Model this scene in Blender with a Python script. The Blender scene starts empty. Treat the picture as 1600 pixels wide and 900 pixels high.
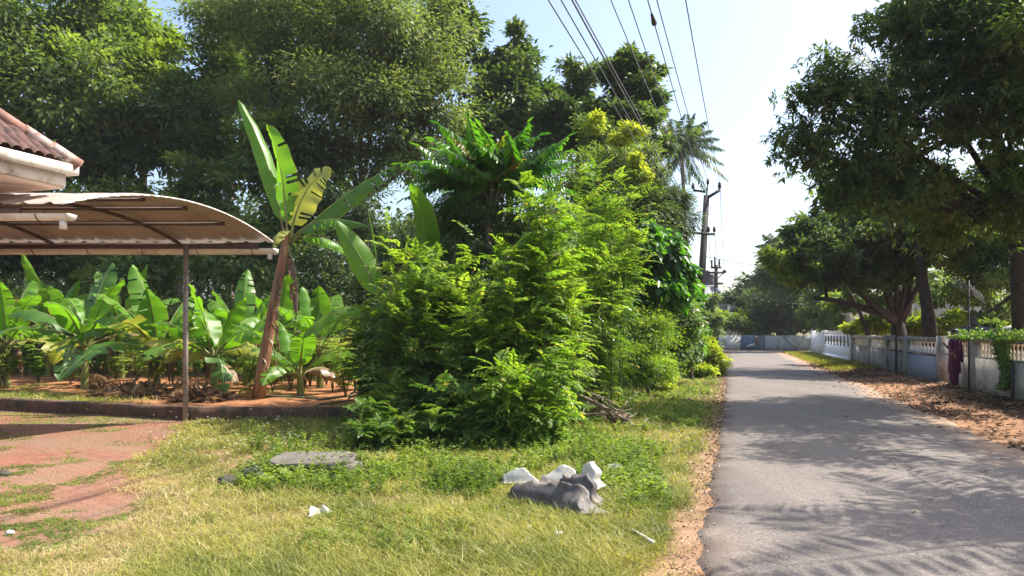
import bpy, math, random
import numpy as np
from mathutils import Vector, Matrix

random.seed(7)
rng = np.random.default_rng(11)
scene = bpy.context.scene
COL = scene.collection
F = 1150.0          # focal length in photo pixels
CH = 1.6            # eye height
HZ = 520.0          # photo row of the horizon
ROAD = 0.298        # road heads to the right

def P(px, py, D):
    return np.array([(px-800)/F*D, D, CH-(py-HZ)/F*D])
def G(px, py):
    D = F*CH/(py-HZ)
    return np.array([(px-800)/F*D, D, 0.0])
def edge_x(y): return -0.18+ROAD*y
def wall_x(y): return 6.33+ROAD*y

# ---------------------------------------------------------------- noise
_T = np.random.default_rng(3).random((256, 256))
def vnoise(x, y, s=1.0, o=0):
    x = np.asarray(x, float)/s+o*17.3+500; y = np.asarray(y, float)/s+o*31.7+500
    xi = np.floor(x).astype(int); yi = np.floor(y).astype(int)
    fx = x-xi; fy = y-yi
    fx = fx*fx*(3-2*fx); fy = fy*fy*(3-2*fy)
    g = lambda a, b: _T[a % 256, b % 256]
    return (g(xi, yi)*(1-fx)+g(xi+1, yi)*fx)*(1-fy)+(g(xi, yi+1)*(1-fx)+g(xi+1, yi+1)*fx)*fy
def fbm(x, y, s=1.0, o=0, n=4):
    r = 0; a = .5; t = 0
    for k in range(n):
        r = r+a*vnoise(x, y, s/(2**k), o+k); t += a; a *= .5
    return r/t
def sstep(a, b, x):
    t = np.clip((np.asarray(x, float)-a)/(b-a), 0, 1); return t*t*(3-2*t)

def kerb_y(x):
    return np.interp(x, [-22, -10.7, -5.9, -2.2, 0], [19.7, 15.3, 13.45, 13.3, 13.6])
def garden_mask(x, y):
    return sstep(0.02, 0.18, y-kerb_y(x))*(1-sstep(-2.0, -0.8, x))*1.0
def ground_h(x, y):
    x = np.asarray(x, float); y = np.asarray(y, float)
    d = (x-edge_x(y))*.958
    left = sstep(-0.1, -1.2, d)
    pav = pav_mask(x, y)
    h = -0.02+left*(0.03+0.10*(fbm(x, y, 2.2, 5)-.4))*(1-pav*.8)
    g = garden_mask(x, y)
    h = h*(1-g)+g*(0.20+0.16*(fbm(x, y, .9, 9)-.45)*sstep(.1, 1.0, y-kerb_y(x)))
    right = sstep(4.1, 6.6, d)
    h = h+right*0.16+0.03*sstep(4, 5, d)*(fbm(x, y, .5, 2)-.5)
    far = sstep(30, 60, np.hypot(x, y-10))
    return h*(1-far)
def pav_mask(x, y):
    b = np.interp(y, [4, 5.4, 6.1, 7.7, 10.2, 13.3, 15, 20], [-3.6, -3.3, -3.35, -3.9, -4.9, -5.9, -5.9, -5.9])
    b = b+1.3*(fbm(x, y, 1.1, 21)-.5)
    m = sstep(0.15, -0.25, x-b)*sstep(5.0, 5.7, y+.8*(vnoise(x, y, .5, 4)-.5))*sstep(0.02, -0.05, y-kerb_y(x))
    return m

# ---------------------------------------------------------------- mesh helpers
def link(o, parent=None):
    COL.objects.link(o)
    if parent is not None: o.parent = parent
    return o
def raw(name, V, faces, mat, parent=None, smooth=False, uv=None):
    """faces: list of (M,k) int arrays"""
    V = np.asarray(V, np.float32)
    me = bpy.data.meshes.new(name)
    me.vertices.add(len(V)); me.vertices.foreach_set('co', V.ravel())
    faces = [np.asarray(f, np.int32) for f in faces if len(f)]
    li = np.concatenate([f.ravel() for f in faces])
    lt = np.concatenate([np.full(len(f), f.shape[1], np.int32) for f in faces])
    ls = np.concatenate([[0], np.cumsum(lt)[:-1]]).astype(np.int32)
    me.loops.add(len(li)); me.loops.foreach_set('vertex_index', li)
    me.polygons.add(len(lt)); me.polygons.foreach_set('loop_start', ls)
    try: me.polygons.foreach_set('loop_total', lt)
    except Exception: pass
    me.update(calc_edges=True)
    if uv is not None:
        u = me.uv_layers.new(name='UVMap'); u.data.foreach_set('uv', np.asarray(uv, np.float32)[li].ravel())
    me.validate()
    if smooth: me.polygons.foreach_set('use_smooth', np.ones(len(me.polygons), bool))
    if mat: me.materials.append(mat)
    o = bpy.data.objects.new(name, me)
    return link(o, parent)

class MB:
    def __init__(s): s.v = []; s.f = {}; s.n = 0
    def add(s, V, fs):
        V = np.asarray(V, float)
        for f in fs:
            f = np.asarray(f, int)
            if f.ndim == 1: f = f[None]
            s.f.setdefault(f.shape[1], []).append(f+s.n)
        s.v.append(V); s.n += len(V)
    def box(s, c, size, rz=0, R=None, taper=1.0):
        x, y, z = [a/2 for a in size]
        V = np.array([[-x, -y, -z], [x, -y, -z], [x, y, -z], [-x, y, -z], [-x*taper, -y*taper, z], [x*taper, -y*taper, z], [x*taper, y*taper, z], [-x*taper, y*taper, z]])
        if R is None:
            cs, sn = math.cos(rz), math.sin(rz); R = np.array([[cs, -sn, 0], [sn, cs, 0], [0, 0, 1]])
        s.add(V@np.asarray(R).T+np.asarray(c), [[[0, 3, 2, 1], [4, 5, 6, 7], [0, 1, 5, 4], [1, 2, 6, 5], [2, 3, 7, 6], [3, 0, 4, 7]]])
    def bar(s, a, b, w, h=None):
        a = np.asarray(a, float); b = np.asarray(b, float); h = h or w
        d = b-a; L = np.linalg.norm(d); d /= L
        up = np.array([0, 0, 1.]) if abs(d[2]) < .95 else np.array([1., 0, 0])
        sd = np.cross(d, up); sd /= np.linalg.norm(sd); u = np.cross(sd, d)
        s.box((a+b)/2, (L, w, h), R=np.stack([d, sd, u], 1))
    def tube(s, pts, rad, k=8, cap=True):
        pts = np.asarray(pts, float); n = len(pts)
        rad = np.broadcast_to(np.asarray(rad, float), (n,))
        t = np.gradient(pts, axis=0); t /= np.linalg.norm(t, axis=1)[:, None]+1e-9
        ref = np.array([1., 0.13, 0.07]) if abs(t[0][0]) < .9 else np.array([0, 1., .1])
        V = []
        for i in range(n):
            sd = np.cross(t[i], ref); sd /= np.linalg.norm(sd); u = np.cross(sd, t[i]); ref = -np.cross(sd, t[i]) if False else ref
            a = np.arange(k)/k*2*math.pi
            V.append(pts[i]+rad[i]*(np.cos(a)[:, None]*sd+np.sin(a)[:, None]*u))
        V = np.concatenate(V)
        q = []
        for i in range(n-1):
            a = np.arange(k); b = (a+1) % k
            q.append(np.stack([i*k+a, i*k+b, (i+1)*k+b, (i+1)*k+a], 1))
        s.add(V, [np.concatenate(q)])
        if cap and k > 3:
            s.f.setdefault(k, []).append(np.array([np.arange(k)[::-1]])+s.n-len(V))
            s.f.setdefault(k, []).append(np.array([np.arange(k)])+s.n-k)
    def lathe(s, c, prof, k=12):
        c = np.asarray(c, float)
        a = np.arange(k)/k*2*math.pi
        V = np.concatenate([np.stack([r*np.cos(a), r*np.sin(a), np.full(k, z)], 1) for r, z in prof])+c
        q = []
        for i in range(len(prof)-1):
            b = (np.arange(k)+1) % k; a_ = np.arange(k)
            q.append(np.stack([i*k+a_, i*k+b, (i+1)*k+b, (i+1)*k+a_], 1))
        s.add(V, [np.concatenate(q)])
        s.f.setdefault(k, []).append(np.array([np.arange(k)[::-1]])+s.n-len(V))
        s.f.setdefault(k, []).append(np.array([np.arange(k)])+s.n-k)
    def build(s, name, mat, parent=None, smooth=False):
        return raw(name, np.concatenate(s.v), [np.concatenate(x) for x in s.f.values()], mat, parent, smooth)

def tag(o, label=None, cat=None, group=None, kind=None):
    if label: o['label'] = label
    if cat: o['category'] = cat
    if group: o['group'] = group
    if kind: o['kind'] = kind
    return o
def empty(name, loc, label, cat, group=None, rz=0):
    o = bpy.data.objects.new(name, None); COL.objects.link(o)
    o.location = loc; o.rotation_euler = (0, 0, rz); o.empty_display_size = .2
    tag(o, label, cat, group); return o
def keep(o, root):
    """parent a part whose vertices are in world coordinates"""
    o.parent = root
    o.matrix_parent_inverse = Matrix.Translation(root.location).inverted() if True else None
    return o
def shift(V, root): return np.asarray(V, float)-np.array(root.location)

def nrm(v): return v/(np.linalg.norm(v, axis=-1, keepdims=True)+1e-9)
def rdir(n):
    return nrm(rng.normal(size=(n, 3)))

# ---------------------------------------------------------------- leaf batches
class Leaves:
    def __init__(s): s.V = []; s.F = []; s.n = 0
    def add(s, Pp, Dv, Nv, L, W, fold=.2, hexa=False, curl=.12):
        n = len(Pp)
        if n == 0: return
        L = np.broadcast_to(L, (n,))[:, None]; W = np.broadcast_to(W, (n,))[:, None]
        Dv = nrm(Dv); S = nrm(np.cross(Dv, Nv)); N = np.cross(S, Dv)
        if not hexa:
            V = np.stack([Pp, Pp+Dv*L*.45+S*W*.5+N*W*fold, Pp+Dv*L-N*L*curl, Pp+Dv*L*.45-S*W*.5+N*W*fold], 1)
            f = np.array([[0, 1, 2, 3]])
            k = 4
        else:
            V = np.stack([Pp, Pp+Dv*L*.28+S*W*.48+N*W*fold, Pp+Dv*L*.68+S*W*.42+N*(W*fold-L*curl*.4), Pp+Dv*L-N*L*curl,
                          Pp+Dv*L*.68-S*W*.42+N*(W*fold-L*curl*.4), Pp+Dv*L*.28-S*W*.48+N*W*fold], 1)
            f = np.array([[0, 1, 2, 3], [0, 3, 4, 5]]); k = 6
        F_ = (f[None]+(np.arange(n)*k)[:, None, None]+s.n).reshape(-1, 4)
        s.V.append(V.reshape(-1, 3)); s.F.append(F_); s.n += n*k
    def build(s, name, mat, parent=None, smooth=False):
        return raw(name, np.concatenate(s.V), [np.concatenate(s.F)], mat, parent, smooth)

def pinnate(LV, B, Dv, L, n=7, ll=.06, lw=.028, droop=.25, hang=0.0, hexa=False, term=True):
    """compound leaves: rachis base B, direction Dv, length L"""
    B = np.asarray(B); Dv = nrm(np.asarray(Dv)); M = len(B)
    L = np.broadcast_to(L, (M,))
    t = np.linspace(.15, 1, n)
    z = np.array([0, 0, 1.])
    pts = B[:, None]+Dv[:, None]*(L[:, None]*t)[..., None]-z*(droop*L[:, None]*t**2)[..., None]
    tan = nrm(Dv[:, None]-z*(2*droop*t)[None, :, None])
    S = nrm(np.cross(tan, z+rng.normal(scale=.25, size=(M, 1, 3))))
    N = nrm(np.cross(S, tan))
    prof = np.sin(np.pi*(.18+.72*t))[None, :]
    for sg in (1, -1):
        d = S*sg*.9+tan*.45-z*hang+rng.normal(scale=.12, size=S.shape)
        n_ = N+S*sg*hang*.8+rng.normal(scale=.15, size=S.shape)
        nn = M*n
        LV.add(pts.reshape(nn, 3), d.reshape(nn, 3), n_.reshape(nn, 3), (ll*prof*np.ones((M, 1))).ravel()*rng.uniform(.85, 1.15, nn), (lw*np.ones((M, n))).ravel()*(.6+.4*np.tile(prof, (M, 1)).ravel()), hexa=hexa)
    if term:
        LV.add(pts[:, -1], tan[:, -1], N[:, -1], ll, lw, hexa=hexa)

# ---------------------------------------------------------------- materials
def newmat(name):
    m = bpy.data.materials.new(name); m.use_nodes = True
    nt = m.node_tree; nt.nodes.clear()
    out = nt.nodes.new('ShaderNodeOutputMaterial')
    return m, nt, out
def nd(nt, t, **kw):
    n = nt.nodes.new(t)
    for k, v in kw.items():
        if k.startswith('_'): setattr(n, k[1:], v)
        else: n.inputs[k.replace('_', ' ')].default_value = v
    return n
def ramp(nt, fac, stops, interp='LINEAR'):
    r = nt.nodes.new('ShaderNodeValToRGB'); r.color_ramp.interpolation = interp
    e = r.color_ramp.elements
    while len(e) < len(stops): e.new(.5)
    for i, (p, c) in enumerate(stops):
        e[i].position = p; e[i].color = (c[0], c[1], c[2], 1) if len(c) == 3 else c
    nt.links.new(fac, r.inputs[0]); return r.outputs[0]
def mixc(nt, fac, a, b, mode='MIX'):
    m = nt.nodes.new('ShaderNodeMix'); m.data_type = 'RGBA'; m.blend_type = mode
    for s_, v in ((m.inputs[0], fac), (m.inputs[6], a), (m.inputs[7], b)):
        if isinstance(v, bpy.types.NodeSocket): nt.links.new(v, s_)
        elif isinstance(v, (int, float)): s_.default_value = v
        else: s_.default_value = (*v[:3], 1)
    return m.outputs[2]
def mth(nt, op, a, b=None, c=None):
    m = nt.nodes.new('ShaderNodeMath'); m.operation = op
    for i, v in enumerate((a, b, c)):
        if v is None: continue
        if isinstance(v, bpy.types.NodeSocket): nt.links.new(v, m.inputs[i])
        else: m.inputs[i].default_value = v
    return m.outputs[0]
def noise(nt, scale, detail=4, rough=.6, vec=None, out=0, dim='3D'):
    n = nt.nodes.new('ShaderNodeTexNoise'); n.inputs['Scale'].default_value = scale
    n.inputs['Detail'].default_value = detail; n.inputs['Roughness'].default_value = rough
    if vec is None:
        vec = nt.nodes.new('ShaderNodeTexCoord').outputs['Object']
    nt.links.new(vec, n.inputs['Vector']); return n.outputs[out]

def leaf_mat(name, cols, trans=.35, tcol=None, rough=.5, clump=.6, spec=.25, tsat=1.0):
    """cols: three base colours dark, mid, young; variation is per leaf and per clump"""
    m, nt, out = newmat(name)
    geo = nt.nodes.new('ShaderNodeNewGeometry')
    ri = geo.outputs['Random Per Island']
    big = noise(nt, clump, 2, .5, vec=geo.outputs['Position'])
    bigr = mth(nt, 'MULTIPLY_ADD', big, 3.0, -1.05)
    f = mth(nt, 'ADD', mth(nt, 'MULTIPLY', ri, .5), mth(nt, 'MULTIPLY', bigr, .5))
    c = ramp(nt, f, [(0.1, cols[0]), (.5, cols[1]), (.95, cols[2])])
    if len(cols) > 3:
        g = mth(nt, 'GREATER_THAN', mth(nt, 'FRACT', mth(nt, 'MULTIPLY', ri, 37.3)), .965)
        c = mixc(nt, g, c, cols[3])
    b = nd(nt, 'ShaderNodeBsdfPrincipled', Roughness=rough)
    b.inputs['Specular IOR Level'].default_value = spec
    nt.links.new(c, b.inputs['Base Color'])
    tr = nt.nodes.new('ShaderNodeBsdfTranslucent')
    tc = tcol or (1.5, 1.6, .55)
    nt.links.new(mixc(nt, 1.0, c, tc, 'MULTIPLY'), tr.inputs['Color'])
    mx = nt.nodes.new('ShaderNodeMixShader'); mx.inputs[0].default_value = trans
    nt.links.new(b.outputs[0], mx.inputs[1]); nt.links.new(tr.outputs[0], mx.inputs[2])
    nt.links.new(mx.outputs[0], out.inputs[0]); return m

def surf_mat(name, c1, c2, scale=4, rough=.8, bump=.3, c3=None, stain=None, stain_scale=1.2, metallic=0, bscale=None, spec=.3):
    m, nt, out = newmat(name)
    n1 = noise(nt, scale, 6, .65)
    c = ramp(nt, n1, [(.3, c1), (.7, c2)] if c3 is None else [(.25, c1), (.5, c2), (.75, c3)])
    if stain is not None:
        s_ = noise(nt, stain_scale, 5, .7)
        c = mixc(nt, ramp(nt, s_, [(.5, (0, 0, 0)), (.68, (1, 1, 1))]), c, stain)
    b = nd(nt, 'ShaderNodeBsdfPrincipled', Roughness=rough, Metallic=metallic)
    b.inputs['Specular IOR Level'].default_value = spec
    nt.links.new(c, b.inputs['Base Color'])
    if bump:
        bp = nt.nodes.new('ShaderNodeBump'); bp.inputs['Strength'].default_value = bump; bp.inputs['Distance'].default_value = .02
        nt.links.new(noise(nt, bscale or scale*4, 6, .7), bp.inputs['Height']); nt.links.new(bp.outputs[0], b.inputs['Normal'])
    nt.links.new(b.outputs[0], out.inputs[0]); return m

M = {}
M['bark'] = surf_mat('bark', (.05, .037, .028), (.14, .11, .085), 6, .9, .6)
M['bark_dark'] = surf_mat('bark_dark', (.025, .02, .017), (.07, .055, .045), 6, .9, .6)
M['bark_pale'] = surf_mat('bark_pale', (.12, .10, .08), (.25, .21, .17), 7, .9, .5)
M['stem_green'] = surf_mat('stem_green', (.06, .09, .02), (.12, .15, .04), 8, .7, .2)
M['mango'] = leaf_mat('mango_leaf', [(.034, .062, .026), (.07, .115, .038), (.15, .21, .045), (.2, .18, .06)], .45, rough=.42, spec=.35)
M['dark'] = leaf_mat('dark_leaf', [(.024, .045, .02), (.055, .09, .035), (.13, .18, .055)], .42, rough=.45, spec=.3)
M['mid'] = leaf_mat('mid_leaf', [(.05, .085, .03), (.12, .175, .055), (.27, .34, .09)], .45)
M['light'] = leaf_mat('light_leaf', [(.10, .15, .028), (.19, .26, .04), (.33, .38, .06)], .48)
M['feather'] = leaf_mat('feathery_leaf', [(.065, .095, .042), (.15, .20, .075), (.29, .35, .12), (.28, .25, .17)], .45, clump=.6)
M['bright'] = leaf_mat('bright_shrub_leaf', [(.075, .15, .025), (.16, .275, .04), (.30, .39, .07), (.40, .36, .11)], .5, tcol=(1.7, 1.7, .5), clump=1.1, rough=.4)
M['shrub'] = leaf_mat('shrub_leaf', [(.045, .10, .024), (.095, .18, .04), (.19, .28, .055), (.26, .22, .09)], .42, tcol=(1.7, 1.7, .5), clump=1.3, rough=.4)
M['glossy'] = leaf_mat('glossy_leaf', [(.03, .09, .02), (.06, .16, .025), (.11, .24, .03)], .45, tcol=(1.8, 2.0, .4), rough=.3, spec=.5, clump=1.5)
M['young'] = leaf_mat('young_red_leaf', [(.16, .20, .03), (.25, .24, .04), (.32, .18, .06)], .5, rough=.35)
M['yellow'] = leaf_mat('yellow_shrub_leaf', [(.14, .22, .03), (.28, .36, .05), (.42, .48, .08)], .5, tcol=(1.6, 1.5, .5))
M['far'] = leaf_mat('far_leaf', [(.06, .09, .035), (.10, .14, .05), (.16, .20, .07)], .35, clump=.25)
M['fargreen'] = leaf_mat('far_dark_leaf', [(.04, .065, .028), (.065, .10, .038), (.10, .14, .05)], .3, clump=.3)
M['palm'] = leaf_mat('palm_leaf', [(.05, .075, .03), (.085, .12, .045), (.15, .17, .07), (.2, .17, .1)], .3, rough=.55, spec=.2)
M['grass'] = leaf_mat('grass_blade', [(.10, .14, .028), (.27, .285, .06), (.48, .43, .14), (.55, .46, .25)], .42, tcol=(1.4, 1.4, .5), clump=1.1, rough=.5)
M['drygrass'] = leaf_mat('dry_grass_blade', [(.28, .24, .09), (.46, .37, .17), (.6, .5, .28)], .3, tcol=(1.2, 1.1, .7), clump=2, rough=.6)
M['weed'] = leaf_mat('weed_leaf', [(.07, .12, .025), (.16, .22, .045), (.32, .36, .09)], .45, tcol=(1.6, 1.8, .5), clump=2, rough=.4)
M['litterleaf'] = leaf_mat('fallen_leaf', [(.07, .045, .028), (.17, .11, .06), (.32, .22, .13), (.5, .42, .3)], .1, tcol=(1, 1, 1), clump=3, rough=.7)
M['drybanana'] = leaf_mat('dry_banana_leaf', [(.14, .085, .05), (.3, .2, .12), (.52, .4, .26)], .25, tcol=(1.2, 1, .7), clump=3, rough=.75)
M['flower'] = leaf_mat('white_flower', [(.7, .7, .62), (.8, .8, .74), (.85, .85, .8)], .3, tcol=(1, 1, 1))
M['steel'] = surf_mat('painted_steel', (.07, .04, .032), (.11, .065, .05), 12, .55, .1, spec=.4)
M['post'] = surf_mat('grey_brown_post', (.24, .20, .18), (.34, .29, .26), 14, .45, .1, stain=(.16, .10, .08), stain_scale=5, spec=.5)
M['pvc'] = surf_mat('white_pvc', (.72, .66, .6), (.8, .75, .69), 8, .4, .05, stain=(.55, .45, .38), stain_scale=3, spec=.5)
M['concrete'] = surf_mat('old_concrete', (.10, .09, .075), (.2, .18, .15), 5, .95, .6, stain=(.07, .065, .055), stain_scale=4)
M['pole'] = surf_mat('dark_pole_concrete', (.05, .045, .042), (.10, .09, .085), 6, .85, .3)
M['iron'] = surf_mat('dark_iron', (.03, .03, .03), (.07, .06, .055), 12, .6, .2)
M['wire'] = surf_mat('wire_metal', (.10, .10, .11), (.16, .16, .17), 5, .5, 0)
M['ceramic'] = surf_mat('insulator_ceramic', (.05, .025, .02), (.09, .04, .03), 5, .25, 0)
M['whitewall'] = surf_mat('white_painted_wall', (.72, .71, .74), (.80, .80, .82), 2, .85, .2, stain=(.6, .59, .6), stain_scale=1.5)
M['farwall'] = surf_mat('weathered_white_wall', (.55, .55, .54), (.72, .72, .71), 1.6, .9, .3, stain=(.28, .28, .26), stain_scale=1.8)
M['greywall'] = surf_mat('mouldy_grey_wall', (.25, .235, .215), (.38, .36, .33), 2.5, .95, .4, stain=(.12, .11, .10), stain_scale=1.8)
M['bluewall'] = surf_mat('blue_grey_paint', (.22, .245, .30), (.30, .325, .38), 2, .9, .2, stain=(.16, .18, .24), stain_scale=2)
M['creamwall'] = surf_mat('dirty_cream_wall', (.40, .37, .32), (.56, .52, .46), 2.5, .95, .3, stain=(.16, .13, .11), stain_scale=1.6)
M['cream'] = surf_mat('cream_baluster_paint', (.60, .52, .38), (.72, .65, .5), 6, .8, .1, stain=(.4, .33, .25), stain_scale=4)
M['palewhite'] = surf_mat('pale_baluster_paint', (.62, .61, .58), (.76, .74, .7), 6, .8, .1, stain=(.35, .33, .3), stain_scale=4)
M['laterite'] = surf_mat('laterite_kerb', (.09, .055, .04), (.19, .11, .075), 9, .95, 1., stain=(.04, .045, .025), stain_scale=2.5)
M['tile'] = surf_mat('clay_roof_tile', (.065, .036, .03), (.16, .085, .068), 9, .85, .5, stain=(.035, .028, .026), stain_scale=6)
M['ridge'] = surf_mat('ridge_mortar', (.24, .12, .09), (.34, .19, .15), 9, .85, .3, stain=(.6, .56, .5), stain_scale=2)
M['soffit'] = surf_mat('cream_soffit', (.62, .46, .36), (.7, .54, .43), 4, .85, .1)
M['fascia'] = surf_mat('stained_fascia', (.66, .6, .52), (.76, .7, .62), 5, .85, .2, stain=(.32, .26, .2), stain_scale=3)
M['tarp'] = surf_mat('grey_brown_sheet', (.055, .05, .047), (.12, .105, .095), 5, .6, .3, stain=(.22, .18, .14), stain_scale=6, spec=.45)
M['bag'] = surf_mat('dirty_white_plastic', (.45, .42, .36), (.66, .64, .57), 7, .4, .2, stain=(.34, .27, .19), stain_scale=6, spec=.5)
M['stick'] = surf_mat('dead_branch', (.20, .15, .11), (.38, .30, .23), 10, .9, .3)
M['rockm'] = surf_mat('dark_mossy_rock', (.05, .048, .04), (.13, .12, .10), 9, .95, 1., stain=(.06, .08, .03), stain_scale=5)
M['hose'] = surf_mat('garden_hose', (.05, .08, .05), (.14, .18, .13), 5, .5, 0)
M['stem'] = None
M['purple'] = surf_mat('purple_cloth', (.06, .008, .045), (.10, .016, .07), 9, .8, .1)
M['skin'] = surf_mat('brown_skin', (.20, .10, .065), (.25, .13, .085), 6, .6, 0)
M['hair'] = surf_mat('black_hair', (.01, .009, .009), (.02, .017, .016), 20, .5, .2)
M['sandal'] = surf_mat('dark_sandal', (.03, .02, .02), (.05, .03, .03), 20, .7, 0)
M['tank'] = surf_mat('black_tank', (.02, .02, .022), (.05, .05, .055), 3, .5, 0)
M['beige'] = surf_mat('beige_building', (.42, .36, .29), (.55, .48, .4), 1, .9, 0)
M['greybuild'] = surf_mat('grey_building', (.32, .33, .36), (.45, .46, .5), .6, .9, 0, stain=(.25, .25, .26), stain_scale=.8)
M['darkroof'] = surf_mat('dark_roof', (.05, .045, .045), (.10, .09, .09), 5, .8, .2)
M['window'] = surf_mat('window_dark', (.03, .035, .04), (.05, .055, .06), 2, .15, 0)
M['orange'] = surf_mat('ripe_orange_skin', (.6, .3, .04), (.7, .4, .06), 5, .5, 0)
M['maroon'] = surf_mat('banana_flower', (.12, .03, .05), (.2, .05, .07), 5, .5, 0)

def stem_mat():
    m, nt, out = newmat('banana_stem')
    tc = nt.nodes.new('ShaderNodeTexCoord').outputs['Object']
    mp = nd(nt, 'ShaderNodeMapping'); mp.inputs['Scale'].default_value = (14, 14, 1.6); nt.links.new(tc, mp.inputs[0])
    n = noise(nt, 1, 6, .6, vec=mp.outputs[0])
    c = ramp(nt, n, [(.3, (.05, .025, .015)), (.46, (.26, .11, .05)), (.56, (.30, .15, .07)), (.7, (.48, .32, .18))])
    b = nd(nt, 'ShaderNodeBsdfPrincipled', Roughness=.6); nt.links.new(c, b.inputs['Base Color'])
    bp = nd(nt, 'ShaderNodeBump', Strength=1., Distance=.04); nt.links.new(n, bp.inputs['Height']); nt.links.new(bp.outputs[0], b.inputs['Normal'])
    nt.links.new(b.outputs[0], out.inputs[0]); return m
M['stem'] = stem_mat()
def stem2():
    m = surf_mat('young_banana_stem', (.10, .13, .03), (.28, .28, .10), 5, .6, .2, stain=(.17, .09, .05), stain_scale=4); return m
M['stem_y'] = stem2()

def banana_mat(name, c1, c2, trans=.45, tc=(1.7, 1.8, .45)):
    m, nt, out = newmat(name)
    uv = nt.nodes.new('ShaderNodeTexCoord').outputs['UV']
    sep = nt.nodes.new('ShaderNodeSeparateXYZ'); nt.links.new(uv, sep.inputs[0])
    u, v = sep.outputs[0], sep.outputs[1]
    au = mth(nt, 'ABSOLUTE', mth(nt, 'SUBTRACT', u, .5))
    # side veins slant towards the tip
    vv = mth(nt, 'SUBTRACT', v, mth(nt, 'MULTIPLY', au, .12))
    comb = nt.nodes.new('ShaderNodeCombineXYZ'); nt.links.new(vv, comb.inputs[0])
    vein = noise(nt, 70, 3, .7, vec=comb.outputs[0])
    big = noise(nt, 1.7, 3, .6)
    f = mth(nt, 'ADD', mth(nt, 'MULTIPLY', vein, .6), mth(nt, 'MULTIPLY', big, .5))
    c = ramp(nt, f, [(.3, c1), (.75, c2)])
    mid = mth(nt, 'LESS_THAN', au, .018)
    c = mixc(nt, mid, c, (.34, .42, .12))
    edge = mth(nt, 'GREATER_THAN', mth(nt, 'ADD', au, mth(nt, 'MULTIPLY', noise(nt, 9, 4), .05)), .517)
    c = mixc(nt, edge, c, (.3, .22, .08))
    b = nd(nt, 'ShaderNodeBsdfPrincipled', Roughness=.38); nt.links.new(c, b.inputs['Base Color'])
    bp = nd(nt, 'ShaderNodeBump', Strength=.25, Distance=.01); nt.links.new(vein, bp.inputs['Height']); nt.links.new(bp.outputs[0], b.inputs['Normal'])
    tr = nt.nodes.new('ShaderNodeBsdfTranslucent'); nt.links.new(mixc(nt, 1., c, tc, 'MULTIPLY'), tr.inputs[0])
    mx = nt.nodes.new('ShaderNodeMixShader'); mx.inputs[0].default_value = trans
    nt.links.new(b.outputs[0], mx.inputs[1]); nt.links.new(tr.outputs[0], mx.inputs[2]); nt.links.new(mx.outputs[0], out.inputs[0])
    return m
M['bl'] = banana_mat('banana_leaf', (.07, .18, .014), (.15, .31, .03), .5)
M['bl_dark'] = banana_mat('banana_leaf_dark', (.045, .125, .016), (.085, .19, .025), .42)
M['bl_yel'] = banana_mat('banana_leaf_yellowing', (.18, .25, .03), (.4, .4, .10), .45, (1.3, 1.25, .6))
M['bl_dry'] = banana_mat('banana_leaf_dry', (.09, .05, .03), (.26, .16, .09), .2, (1.1, .9, .6))

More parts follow.
